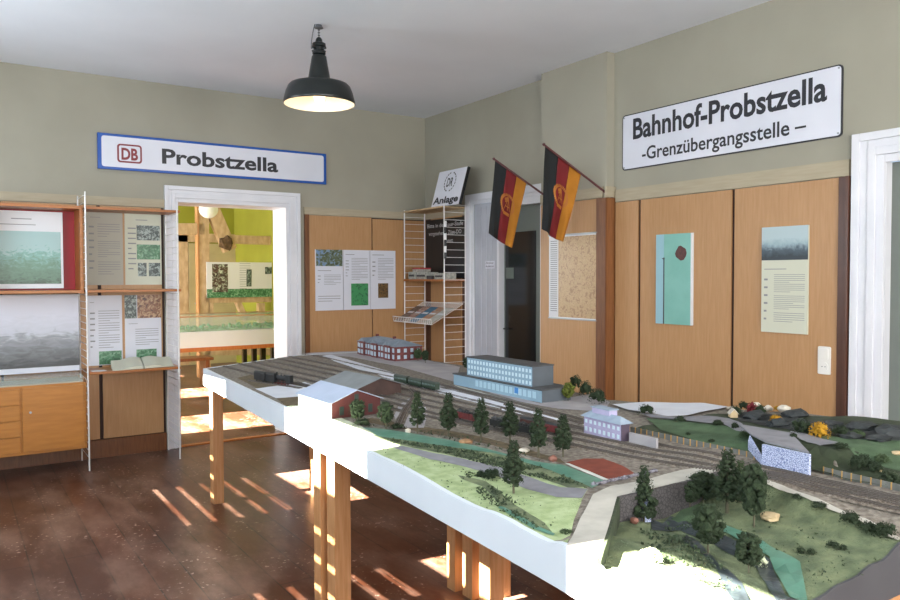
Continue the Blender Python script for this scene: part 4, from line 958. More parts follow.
def smoothp(pts, step=.011):
    n = len(pts); out = []
    for i in range(n-1):
        p0 = pts[max(i-1, 0)]; p1 = pts[i]; p2 = pts[i+1]; p3 = pts[min(i+2, n-1)]
        L = math.dist(p1, p2); k = max(2, int(L/step))
        for j in range(k):
            t = j/k; f = lambda a, b, c, d: .5*(2*b+(c-a)*t+(2*a-5*b+4*c-d)*t*t+(3*b-a-3*c+d)*t**3)
            out.append((f(p0[0], p1[0], p2[0], p3[0]), f(p0[1], p1[1], p2[1], p3[1])))
    out.append(pts[-1]); return out
def track(pts, lift=.0, name='railway_track'):
    P = [p for p in smoothp(pts) if p[1] > EY]
    g = G(); gb = G(); gr = G(); vb = []; rl = [[], []]
    for i, (x, y) in enumerate(P):
        x2, y2 = P[min(i+1, len(P)-1)]; x1, y1 = P[max(i-1, 0)]
        d = Vector((x2-x1, y2-y1, 0)).normalized(); n_ = Vector((-d.y, d.x, 0)); z = hd(x, y)+lift; c = Vector((x, y, z))
        vb += [c-n_*.024+Vector((0, 0, -.001)), c-n_*.018+Vector((0, 0, .004)), c+n_*.018+Vector((0, 0, .004)), c+n_*.024+Vector((0, 0, -.001))]
        g.ob(c-n_*.015-d*.0025+Vector((0, 0, .0035)), n_*.03, d*.005, Vector((0, 0, .0025)))
        for s_ in (0, 1):
            o_ = c+n_*(.00825 if s_ else -.00825)
            rl[s_] += [o_-n_*.0009+Vector((0, 0, .006)), o_-n_*.0009+Vector((0, 0, .009)), o_+n_*.0009+Vector((0, 0, .009)), o_+n_*.0009+Vector((0, 0, .006))]
    fb = []
    for i in range(len(P)-1):
        k = 4*i; fb += [(k, k+4, k+5, k+1)[::-1], (k+1, k+5, k+6, k+2)[::-1], (k+2, k+6, k+7, k+3)[::-1]]
    gb.add(vb, fb); t = gb.build(name, M['ballast'], tbl)
    g.build('sleepers', M['sleeper'], t)
    for r_ in rl:
        gr = G(); gr.add(r_, fb); gr.build('rail', M['rail'], t)
for p in TR: track(p)
# dark spur with inspection pit beside the shed
a, b = on(398, 427), on(415, 397)
track([(a.x, a.y), ((a.x+b.x)/2-.008, (a.y+b.y)/2), (b.x, b.y), (b.x+.10, b.y+.22)], .002)

# loose scrub crumbs glued on the meadows
rnd = random.Random(9)
def crumbs(name, areas, m):
    g = G()
    for poly, n_, hf, s0, s1 in areas:
        xs = [p[0] for p in poly]; ys_ = [p[1] for p in poly]; k = 0
        while k < n_:
            x, y = rnd.uniform(min(xs), max(xs)), rnd.uniform(min(ys_), max(ys_))
            if not inpoly(x, y, poly) or noise.noise((x*9, y*9, 2)) < -.15: continue
            k += 1; s_ = rnd.uniform(s0, s1); c = Vector((x, y, hf(x, y)+.003+s_*.3)); v = [c+Vector((rnd.uniform(-1, 1), rnd.uniform(-1, 1), rnd.uniform(-1, 1)))*s_ for _ in range(4)]
            g.add(v, [(0, 1, 2), (0, 2, 3), (0, 3, 1), (1, 3, 2)])
    o = g.build(name, M[m], tbl); o['kind'] = 'stuff'
crumbs('scattered_scrub', [
 (pxs([(462, 470), (486, 478), (512, 500), (548, 530), (538, 534), (500, 512), (478, 494)]), 260, hd, .003, .008),
 (pxs([(380, 449), (440, 462), (520, 490), (560, 520), (545, 535), (460, 498), (400, 466)]), 120, hd, .002, .004),
 (pxs([(371, 436), (460, 450), (540, 468), (588, 489), (540, 479), (460, 458)]), 900, hd, .003, .009),
 (pxs([(360, 420), (450, 434), (560, 460), (560, 465), (450, 440), (370, 426)]), 160, hd, .003, .007)], 'hedge')
crumbs('scattered_scrub', [
 (pxs([(640, 530), (690, 540), (760, 580), (790, 600), (740, 600), (680, 566), (640, 545)]), 420, hv, .003, .008),
 (pxs([(716, 520), (780, 505), (880, 545), (830, 560), (770, 545)]), 130, hv, .002, .005),
 (pxs([(655, 512), (690, 500), (715, 520), (700, 527)]), 80, hv, .003, .006)], 'hedge')

# ------------------------------------------------------------------ models standing on the layout
def frame_at(c, ang):   # local frame on the layout: returns function (u,v,w)->world
    ca, sa = math.cos(ang), math.sin(ang); c = Vector(c)
    return lambda u, v, w: Vector((c.x+u*ca-v*sa, c.y+u*sa+v*ca, c.z+w))
def lbox(g, F, u0, u1, v0, v1, w0, w1):
    return g.add([F(u0,v0,w0),F(u1,v0,w0),F(u1,v1,w0),F(u0,v1,w0),F(u0,v0,w1),F(u1,v0,w1),F(u1,v1,w1),F(u0,v1,w1)],
                 [(0,3,2,1),(4,5,6,7),(0,1,5,4),(1,2,6,5),(2,3,7,6),(3,0,4,7)])
def gable(g, F, L, W, h0, h1, ov=.0, th=None):
    """gable-roofed solid along u: walls to h0 ridge at h1"""
    return g.add([F(-L/2,-W/2,0),F(L/2,-W/2,0),F(L/2,W/2,0),F(-L/2,W/2,0),F(-L/2,-W/2,h0),F(L/2,-W/2,h0),F(L/2,W/2,h0),F(-L/2,W/2,h0),F(-L/2,0,h1),F(L/2,0,h1)],
        [(0,3,2,1),(0,1,5,4),(2,3,7,6),(1,2,6,9,5),(3,0,4,8,7),(4,5,9,8),(6,7,8,9)])
def roofslabs(g, F, L, W, h0, h1, ov, th):
    k = (h1-h0)/(W/2); e = h0-ov*k
    for s_ in (-1, 1):
        a = [F(-L/2-ov, s_*(W/2+ov), e), F(L/2+ov, s_*(W/2+ov), e), F(L/2+ov, 0, h1), F(-L/2-ov, 0, h1)]
        g.prism(a, (0, 0, th))
    return g
def hip(g, F, L, W, h0, h1, ov=.008):
    l, w_ = L/2+ov, W/2+ov; q = L/2-W/2
    return g.add([F(-l,-w_,h0),F(l,-w_,h0),F(l,w_,h0),F(-l,w_,h0),F(-q,0,h1),F(q,0,h1)], [(0,3,2,1),(0,1,5,4),(1,2,5),(2,3,4,5),(3,0,4)])
GZ = .872
# --- red brick station house
c = Vector((-1.345, -1.60, GZ)); ang = math.atan2(-.74, -.08)+math.pi   # u along the long side
A, B_ = Vector((-1.455, -1.28)), Vector((-1.478, -1.962)); ang = math.atan2(B_.y-A.y, B_.x-A.x)
L_, W_ = .66, .235; mid = (A+B_)/2; side = Vector((-(B_-A).normalized().y, (B_-A).normalized().x)); mid = mid+side*W_/2
F = frame_at((mid.x, mid.y, GZ), ang)
b = root('brick_station_house', (mid.x, mid.y, GZ), 'model red brick house with blue-grey hipped roof at the far corner of the layout', 'model building')
lbox(G(), F, -L_/2, L_/2, -W_/2, W_/2, 0, .105).build('walls', M['brick'], b)
g = hip(G(), F, L_, W_, .105, .150); g.build('roof', M['roofb'], b)
for u in (-.22, .0, .22):
    ba = lbox(G(), F, u-.045, u+.045, -W_/2-.012, -W_/2+.0, 0, .115).build('gabled_bay', M['brick'], b)
    G().prism([F(u-.055, -W_/2-.016, .112), F(u+.055, -W_/2-.016, .112), F(u, -W_/2-.016, .140)], F(0, 1, 0)*.10-F(0, 0, 0)*.10).build('bay_roof', M['roofb'], ba)
for u in (-.2, .1): lbox(G(), F, u-.01, u+.01, -.01, .01, .14, .165).build('chimney', M['brick'], b)
for w0 in (.014, .062):
    for i in range(14):
        u = -.305+i*.047; d = .0135 if any(abs(u-k) < .045 for k in (-.22, 0, .22)) else 0
        lbox(G(), F, u-.015, u+.015, -W_/2-.0015-d, -W_/2-d, w0, w0+.032).build('window', M['brickdark'], b)
    for i in range(4):
        v = -.085+i*.056; lbox(G(), F, L_/2, L_/2+.0015, v-.012, v+.012, w0, w0+.028).build('window', M['brickdark'], b)
# --- red shed with pale roof
A, B_, C_ = Vector((-2.832, -3.786)), Vector((-2.599, -3.703)), Vector((-2.84, -3.42))
u_ = (A-C_).normalized(); L_, W_ = .36, .245; ang = math.atan2(u_.y, u_.x); vv = Vector((-u_.y, u_.x)); mid = A-u_*L_/2+vv*W_/2
F = frame_at((mid.x, mid.y, GZ), ang)
b = root('engine_shed', (mid.x, mid.y, GZ), 'model shed with dark red gable and pale blue card roof at the layout edge', 'model building')
gable(G(), F, L_, W_, .070, .117).build('walls', M['barnred'], b)
lbox(G(), F, -L_/2, L_/2, -W_/2-.002, -W_/2, 0, .07).build('sunlit_side_wall', M['fascia'], b)  # white sheet on the red wall: sunlight on this side put into the colour
roofslabs(G(), F, L_, W_, .072, .118, .012, .003).build('roof', M['roofblue'], b)
for v in (-.075, .0, .07): lbox(G(), F, L_/2, L_/2+.002, v-.011, v+.011, .012, .05).build('door' if v > .05 else 'window', mat('shed_opening', '#26352f', rough=.6), b)
lbox(G(), F, L_/2, L_/2+.002, -.01, .01, .075, .10).build('window', mat('shed_opening', '#26352f'), b)
# --- grey roofed second shed
m2 = on(364, 396); 
c2 = Vector((-2.36, -3.16)); L2, W2 = .34, .27
F = frame_at((c2.x, c2.y, GZ), ang+.05)
b = root('goods_shed', (c2.x, c2.y, GZ), 'model shed with grey roof and brown walls directly behind the red shed', 'model building')
gable(G(), F, L2, W2, .052, .095).build('walls', mat('dark_brown_card', '#4d3833', '#42302c', 20, .7), b)
roofslabs(G(), F, L2, W2, .054, .096, .02, .003).build('roof', M['roofgrey'], b)
# --- blue station
F = frame_at((0, 0, 0), 0)
b = root('modern_station', (-1.69, -3.58, GZ), 'long light blue flat-roofed model station building with rows of windows', 'model building')
G().box(-1.79, -1.60, -3.985, -3.20, GZ, .932).build('ground_floor', M['station'], b)
G().box(-1.795, -1.585, -3.99, -3.195, .932, .938).build('lower_roof', M['stroof'], b)
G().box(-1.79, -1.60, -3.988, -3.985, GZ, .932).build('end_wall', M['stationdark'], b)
G().box(-1.765, -1.625, -3.88, -3.30, .938, 1.038).build('upper_floors', M['station'], b)
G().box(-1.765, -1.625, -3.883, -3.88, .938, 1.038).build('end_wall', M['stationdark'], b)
G().box(-1.768, -1.622, -3.886, -3.297, 1.038, 1.044).build('roof', M['stroof'], b)
for k in range(3):
    for i in range(20):
        y = -3.315-i*.0286; G().box(-1.7665, -1.765, y-.014, y, .946+k*.031, .964+k*.031).build('window', M['winwhite'], b)
for i in range(14):
    y = -3.42-i*.038; G().box(-1.7915, -1.79, y-.026, y, .888, .922).build('shop_window', mat('station_glazing', '#a9c6d4', rough=.3), b)
G().box(-1.794, -1.7905, -3.80, -3.772, .895, .925).build('blue_sign', M['sblue'], b)
# --- pale violet signal building
A, B_ = Vector((-2.118, -4.627)), Vector((-2.132, -4.841)); 
ang = math.atan2(B_.y-A.y, B_.x-A.x); L_ = .214; W_ = .042; side = Vector((-math.sin(ang), math.cos(ang)))
if side.x < 0: side = -side
mid = (A+B_)/2+side*W_/2
F = frame_at((mid.x, mid.y, GZ), ang)
sg_ = -1 if (F(0, -1, 0)-F(0, 0, 0)).x < 0 else 1
b = root('signal_box', (mid.x, mid.y, GZ), 'pale violet model building with white windows beside the tracks', 'model building')
lbox(G(), F, -L_/2, L_/2, -W_/2, W_/2, 0, .070).build('walls', M['pink'], b)
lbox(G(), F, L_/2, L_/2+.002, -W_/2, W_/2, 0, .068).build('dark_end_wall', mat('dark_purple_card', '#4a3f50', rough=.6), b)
hip(G(), F, L_, W_+.006, .070, .094, .010).build('roof', M['pinkroof'], b)
lbox(G(), F, -.07, .03, -.01, .03, .085, .108).build('roof_house', M['pink'], b)
lbox(G(), F, -.075, .035, -.015, .035, .108, .112).build('roof_house_roof', M['pinkroof'], b)
for i in range(8):
    for w0, w1 in ((.012, .028), (.044, .058)):
        u = -.093+i*.0265; lbox(G(), F, u-.006, u+.006, sg_*W_/2, sg_*(W_/2+.0015), w0, w1).build('window', M['winwhite'], b)
# low grey wall beside it
a, b2 = on(629, 442), on(656, 449.5)
d = b2-a; d.z = 0
w_ = G().ob(a, d, Vector((.012, 0, 0)), Vector((0, 0, .036))).build('concrete_wall', M['forecourt']); tag(w_, 'low plain grey wall right of the violet signal building', 'model wall')
# small white house on the hillside
p = on(733, 419); p.z += .008; F = frame_at(p, .9)
b = root('white_hut', p, 'tiny cream hut with pointed roof at the rock garden edge', 'model building')
gable(G(), F, .035, .03, .018, .034).build('walls', M['st_tan'], b); roofslabs(G(), F, .035, .03, .0185, .035, .004, .002).build('roof', M['st_white'], b)
# stone abutment carrying the hillside road
zt = .943
b = root('stone_abutment', (-1.95, -5.43, GZ), 'blue and white cobbled bridge abutment carrying the hillside road end', 'model bridge')
pa, pb_ = (-2.002, -5.345), (-2.012, -5.515)
G().prism([(pa[0], pa[1], GZ), (pb_[0], pb_[1], GZ), (pb_[0]+.012, pb_[1], GZ), (pa[0]+.012, pa[1], GZ)], (0, 0, zt-GZ)).build('stone_face', M['stone'], b)
G().prism([(pa[0]+.012, pa[1], GZ), (pb_[0]+.012, pb_[1], GZ), (-1.805, -5.325, GZ), (-1.812, -5.25, GZ)], (0, 0, zt-GZ)).build('embankment_core', M['darkslope'], b)
G().prism([(pa[0], pa[1], GZ), (pa[0]+.005, pa[1], GZ), (-1.93, -5.25, .92), (-1.94, -5.25, .90)], (0, 0, .03)).build('wing_wall', M['stone'], b)
G().prism([tuple(atz(*q, zt)) for q in ((765, 442.5), (752, 436), (738, 425), (770, 430.5), (791, 434), (809, 453.5))], (0, 0, .005)).build('road_deck', M['asphalt'], b)
# fence of grey boards with ochre posts
a, e = Vector((-1.965, -4.70)), Vector((-1.955, -5.345)); segs = [(a, e, 22), (Vector((-1.945, -5.525)), Vector((-1.96, -5.885)), 12)]
fl = ['grey board fence with ochre posts from the low wall to the abutment', 'grey board fence with ochre posts right of the stone abutment']
for (a, e, n_), lb in zip(segs, fl):
    z = .870; f = root('board_fence', (a.x, a.y, z), lb, 'model fence', 'board fences along the tracks')
    d = Vector((e.x-a.x, e.y-a.y, 0))
    vs = []; 
    G().ob(Vector((a.x, a.y, z-.004)), d, Vector((.004, 0, 0)), Vector((0, 0, .030))).build('boards', mat('grey_fence_board', '#6d706e', '#5f625f', 30, .8), f)
    for i in range(n_+1):
        q = a+(e-a)*i/n_; G().box(q.x-.003, q.x, q.y-.0015, q.y+.0015, z-.004, z+.028).build('fence_post', mat('ochre_post', '#b08c52' if i % 2 else '#b08c52', rough=.7), f)

# --- trains
def wheels(g, F, us, r=.0055, w=.009):
    for u in us:
        for s_ in (-1, 1): g.tube(F(u, s_*(w-.0015), r), F(u, s_*(w+.001), r), r, n=12)
def on_track(px, py, k):   # nearest point and direction on track k
    p = atz(px, py, .878); P = smoothp(TR[k]); i = min(range(1, len(P)-1), key=lambda i: (P[i][0]-p.x)**2+(P[i][1]-p.y)**2)
    x, y = P[i]; return (x, y, hd(x, y)+.009), math.atan2(P[i+1][1]-P[i-1][1], P[i+1][0]-P[i-1][0])
def step_on(k, i0, dist):
    P = smoothp(TR[k]); s_ = 0; i = i0
    while abs(s_) < abs(dist) and 1 < i < len(P)-2: i += 1 if dist > 0 else -1; s_ += math.dist(P[i], P[i-1])
    x, y = P[i]; return i, (x, y, hd(x, y)+.009), math.atan2(P[i+1][1]-P[i-1][1], P[i+1][0]-P[i-1][0])
def coach(pos, ang, L, label, name='passenger_coach', group=None):
    F = frame_at(pos, ang); b = root(name, pos, label, 'model train', group); w = .015
    lbox(G(), F, -L/2, L/2, -w, w, .006, .038).build('body', M['coachg'], b, bevel=.001)
    g = G(); n = 8; pr_ = [(w*1.05*math.cos(math.pi*i/n), .038+.010*math.sin(math.pi*i/n)) for i in range(n+1)]
    g.prism([F(-L/2, v, z) for v, z in pr_], F(L, 0, 0)-F(0, 0, 0)); g.build('roof', M['coachroof'], b)
    g = G(); wheels(g, F, (-L*.36, -L*.25, L*.25, L*.36)); g.build('wheels', M['wblack'], b)
    g = G(); k = max(3, int(L/.014))
    for s_ in (-1, 1):
        for i in range(k):
            u = -L/2+L*(i+.5)/k; lbox(g, F, u-.004, u+.004, s_*w, s_*(w+.0006), .023, .033)
    o = g.build('windows', mat('coach_window', '#7d8c88', rough=.2), b)
    return b
def wagon(pos, ang, L, label, m, load=None, h=.034, name='open_wagon', group=None):
    F = frame_at(pos, ang); b = root(name, pos, label, 'model train', group); w = .015
    g = G(); lbox(g, F, -L/2, L/2, -w, w, .008, .012)
    for s_ in (-1, 1): lbox(g, F, -L/2, L/2, s_*w, s_*(w-.001), .012, h); lbox(g, F, s_*L/2, s_*(L/2-.001), -w, w, .012, h)
    for i in range(6):
        u = -L/2+L*(i+.5)/6
        for s_ in (-1, 1): lbox(g, F, u-.001, u+.001, s_*w, s_*(w+.001), .010, h)
    g.build('body', M[m], b)
    g = G(); wheels(g, F, (-L*.32, L*.32)); g.build('wheels', M['wblack'], b)
    if load:
        g = G()
        for i in range(7): g.blob(F(-L*.36+L*.12*i, (i % 3-1)*.003, h+.002), .0135, 1, .35, (1, 1, .75), i)
        g.build('load', M[load], b)
    return b
def closed(pos, ang, L, label, m, name='covered_wagon', group=None):
    F = frame_at(pos, ang); b = root(name, pos, label, 'model train', group); w = .015
    lbox(G(), F, -L/2, L/2, -w, w, .007, .036).build('body', M[m], b, bevel=.001)
    lbox(G(), F, -L*.12, L*.12, -w-.001, w+.001, .009, .030).build('sliding_door', M[m], b)
    g = G(); n = 8; g.prism([F(-L/2, w*1.05*math.cos(math.pi*i/n), .036+.007*math.sin(math.pi*i/n)) for i in range(n+1)], F(L, 0, 0)-F(0, 0, 0)); g.build('roof', M['wblack'], b)
    g = G(); wheels(g, F, (-L*.32, L*.32)); g.build('wheels', M['wblack'], b); return b
def loco(pos, ang, L, label):
    F = frame_at(pos, ang); b = root('steam_locomotive', pos, label, 'model train')
    lbox(G(), F, -L/2, L/2, -.014, .014, .010, .014).build('running_board', M['wblack'], b)
    G().tube(F(-L*.45, 0, .026), F(L*.22, 0, .026), .0105, n=18).build('boiler', M['wblack'], b)
    lbox(G(), F, L*.22, L*.48, -.014, .014, .014, .042).build('cab', M['wblack'], b, bevel=.001)
    G().tube(F(-L*.36, 0, .034), F(-L*.36, 0, .048), .004, .005, 12).build('chimney', M['wblack'], b)
    g = G()
    for u in (-.1, .08): g.blob(F(L*u, 0, .037), .0055, 2, 0, (1, 1, .9), 1)
    g.build('steam_dome', M['wblack'], b)
    g = G(); wheels(g, F, (-L*.2, 0, L*.2), .009, .010); wheels(g, F, (-L*.4,)); g.build('wheels', mat('wheel_red', '#5b2522', rough=.5), b); return b
def idx(k, px, py):
    p = atz(px, py, .878); P = smoothp(TR[k]); return min(range(1, len(P)-1), key=lambda i: (P[i][0]-p.x)**2+(P[i][1]-p.y)**2)
# dark train at the far left
pq = [((260, 381), .15, 0), ((270, 382), .0, 1), ((287, 384), .0, 2)]
q0 = atz(256, 383, .872); q1 = atz(296, 386, .872); dd_ = (q1-q0); an_ = math.atan2(dd_.y, dd_.x)
an_ = math.atan2(-1, .12)
base_ = [atz(x, y, .876) for x, y in ((261, 381), (271, 381.5), (286, 384))]
a0, a1 = atz(257, 381, .876), atz(290, 386, .876); an_ = math.atan2(a1.y-a0.y, a1.x-a0.x); Lt = (a1-a0).length
pt = lambda t: (a0.x+(a1.x-a0.x)*t, a0.y+(a1.y-a0.y)*t, .877)
track([(pt(-.25)[0], pt(-.25)[1]), (pt(.3)[0], pt(.3)[1]), (pt(.7)[0], pt(.7)[1]), (pt(1.3)[0], pt(1.3)[1])], -.002)
d1_ = closed(pt(.13), an_, Lt*.27, 'left black goods wagon of the dark train at the far left of the layout', 'wblack', group='dark train at the far left')
d2_ = closed(pt(.43), an_, Lt*.26, 'middle black goods wagon of the dark train at the far left of the layout', 'wblack', group='dark train at the far left')
d3_ = loco(pt(.80), an_, Lt*.42, 'black steam locomotive at the near end of the dark left train')
for q in (d1_, d2_, d3_): q.scale = (1, 1.35, 1.45)
# green passenger train: three coaches on the platform track
i0 = idx(4, 404, 383); lbs = ['left', 'middle', 'right']
for k in range(3):
    i, pos, an_ = step_on(4, i0, .001+k*.150) if k else (i0, *(lambda P, i: ((P[i][0], P[i][1], hd(*P[i])+.009), math.atan2(P[i+1][1]-P[i-1][1], P[i+1][0]-P[i-1][0])))(smoothp(TR[4]), i0))
    coach(pos, an_, .138, '%s of the three dark green coaches beside the white platform' % lbs[k], group='green passenger train')
# goods wagons between the trees
for px, py, k, L, lb, m_, ld, kind in [
   (463, 422, 0, .14, 'red open wagon heaped with coal between two trees', 'wred', 'coal', 'o'),
   (497, 430, 0, .12, 'black open wagon with dark gravel load right of the red coal wagon', 'wblack', 'wgrey', 'o'),
   (527, 430, 1, .12, 'dark brown covered wagon behind the middle trees', 'wbrown', None, 'c'),
   (551, 433, 1, .12, 'bright red covered wagon left of the violet signal building', 'wred', None, 'c'),
   (517, 436, 0, .11, 'black open wagon half hidden behind the middle trees', 'wblack', 'coal', 'o')]:
    i = idx(k, px, py); P = smoothp(TR[k]); pos = (P[i][0], P[i][1], hd(*P[i])+.009); an_ = math.atan2(P[i+1][1]-P[i-1][1], P[i+1][0]-P[i-1][0])
    if kind == 'o': wagon(pos, an_, L, lb, m_, ld, group='goods wagons behind the trees')
    else: closed(pos, an_, L, lb, m_, group='goods wagons behind the trees')

# --- trees, bushes, stones
def crown_profile(kind, t):
    if kind == 'poplar': return (.55+.45*math.sin(math.pi*min(1, t*1.15+.15)))*(1 if t < .8 else 1-(t-.8)*2.2)
    if kind == 'round': return math.sin(math.pi*(t*.82+.12))**.6
    return 1-.80*t
def tree_proto(kind, hgt, rad, seed, m, trunkh):
    rnd = random.Random(seed); r = bpy.data.objects.new('model_tree', None); COL.objects.link(r); r.empty_display_size = .02
    g = G(); g.tube((0, 0, 0), (0, 0, hgt*.75), hgt*.022, hgt*.01, 7)
    for k in range(6):
        t = rnd.random()*6.28; z = hgt*(trunkh+.1*k); g.tube((0, 0, z), (math.cos(t)*rad*.5, math.sin(t)*rad*.5, z+hgt*.08), hgt*.010, hgt*.004, 5)
    g.build('trunk', M['trunk'], r)
    g = G(); n = 80
    for k in range(n):
        t = (k+.5)/n; z = hgt*(trunkh+(1-trunkh)*t*.95); rr = rad*max(.12, crown_profile(kind, t)); a = k*2.4+rnd.random(); d = rr*rnd.uniform(.3, .88)
        g.blob((math.cos(a)*d, math.sin(a)*d, z), rr*rnd.uniform(.16, .30)+hgt*.012, 1, .5, (1, 1, .8), seed*100+k)
    # leaf crumbs that roughen the outline
    for k in range(900):
        t = rnd.random(); z = hgt*(trunkh-.02+(1.02-trunkh)*t); rr = rad*max(.15, crown_profile(kind, t)); a = rnd.random()*6.283; d = rr*rnd.uniform(.5, 1.15)
        c = Vector((math.cos(a)*d, math.sin(a)*d, z)); s_ = hgt*rnd.uniform(.008, .018)
        v = [c+Vector((rnd.uniform(-1, 1), rnd.uniform(-1, 1), rnd.uniform(-1, 1)))*s_ for _ in range(4)]
        g.add(v, [(0, 1, 2), (0, 2, 3), (0, 3, 1), (1, 3, 2)])
    g.build('foliage', M[m], r)
    return r
protos = {}
for k_, a_ in dict(poplar=('poplar', 1, .19, 11, 'leaf', .22), poplar2=('poplar', 1, .20, 12, 'leaf', .20), round=('round', 1, .36, 13, 'leaf', .25), round2=('round', 1, .38, 14, 'leaf2', .22), cone=('cone', 1, .30, 15, 'leaf', .12), cone2=('cone', 1, .26, 16, 'leaf2', .15)).items():
    protos[k_] = [tree_proto(*a_), 0]
trees = [
 # base px, height px, kind, width scale, label, group
 (357, 424, 25, 'round', 1.0, 'small light tree standing against the red shed gable'),
 (386, 429, 28, 'round', .9, 'round-headed light tree, second from the red shed'),
 (417.5, 433.5, 42, 'poplar', 1.0, 'slender dark tree, third from the red shed, left of the white stone'),
 (448.5, 436.5, 44, 'poplar2', 1.05, 'slender dark tree right of the white stone, left of the coal wagon'),
 (481, 442.5, 45, 'poplar', 1.0, 'slender tree between red coal wagon and black wagon'),
 (510, 443, 42, 'poplar2', 1.1, 'slender tree directly behind the tall front tree'),
 (538.5, 457, 49, 'poplar', 1.05, 'slender tree right of the white flat stone'),
 (563, 457, 43, 'poplar2', 1.1, 'last slender tree of the row, left of the red clay court'),
 (513.5, 494, 54, 'poplar2', 1.05, 'tall dark conical tree on the light meadow in front of the row'),
 (644, 522, 57, 'cone', 1.0, 'tall conical tree at the foot of the bridge wall beside the ramp'),
 (708, 554, 51, 'round', .92, 'round-headed tree on the near stream bank, left of the two'),
 (748.5, 573, 41, 'round', 1.05, 'low round-headed tree on the near stream bank, right of the two'),
 (754, 528, 66, 'round', .66, 'tall tree on the valley meadow left of the large beige stone'),
 (727, 513, 64, 'poplar', 1.2, 'tallest dark tree behind the valley meadow beside the bridge road'),
 (703, 506, 35, 'round', 1.35, 'broad dark tree against the bridge wall, nearest the stone pier'),
 (690, 503, 28, 'round', 1.1, 'small dark tree left of the broad one at the bridge wall'),
 (740, 502, 42, 'cone2', 1.2, 'lighter conical tree between the two tall valley trees'),
 (425.5, 363, 13, 'round', .9, 'tiny tree right of the brick station house, farther from its wall'),
 (418, 361, 13, 'round2', .9, 'tiny tree beside the end wall of the brick station house'),
 (568, 401, 19, 'roundy', .9, 'small yellowish tree right of the blue station'),
 (467, 371, 14, 'round', .9, 'tiny dark tree at the far end of the blue station'),
]
px_per = lambda p: FPX/((p-CAM).dot(_F))
def put(kind, p, h, wscale, label, cat, name, group, rot):
    pr_, used = protos[kind]
    o = pr_ if not used else copy_tree(pr_); protos[kind][1] = 1
    o.name = name; o.location = p; o.scale = (h*wscale, h*wscale, h); o.rotation_euler = (0, 0, rot)
    tag(o, label, cat, group); return o
protos['roundy'] = [tree_proto('round', 1, .4, 21, 'leafy', .2), 0]
for i, (px, py, hp, kind, ws, lb) in enumerate(trees):
    p = on(px, py); put(kind, p, hp/px_per(p), ws, lb, 'model tree', 'model_tree', 'model trees on the railway layout', i*1.3)
def bush_proto(seed, m):
    rnd = random.Random(seed); r = None; g = G()
    for k in range(26):
        a = rnd.random()*6.28; d = rnd.random()**.5*.36; g.blob((math.cos(a)*d, math.sin(a)*d, .12+rnd.random()*.42*(1-d)), rnd.uniform(.09, .17), 1, .5, (1, 1, .85), seed*50+k)
    for k in range(420):
        a = rnd.random()*6.28; e = rnd.random()*1.4; c = Vector((math.cos(a)*math.cos(e)*.56, math.sin(a)*math.cos(e)*.56, math.sin(e)*.62))*rnd.uniform(.7,1.08); s_ = rnd.uniform(.02, .05)
        v = [c+Vector((rnd.uniform(-1, 1), rnd.uniform(-1, 1), rnd.uniform(-1, 1)))*s_ for _ in range(4)]; g.add(v, [(0, 1, 2), (0, 2, 3), (0, 3, 1), (1, 3, 2)])
    o = g.build('model_bush', M[m], loc=(0, 0, 0)); return o
bp_ = {'d': [bush_proto(1, 'leaf'), 0], 'e': [bush_proto(2, 'leaf'), 0], 'l': [bush_proto(3, 'leaf2'), 0], 'y': [bush_proto(4, 'yellow'), 0], 'r': [bush_proto(5, 'redflock'), 0], 'p': [bush_proto(6, 'pale'), 0]}
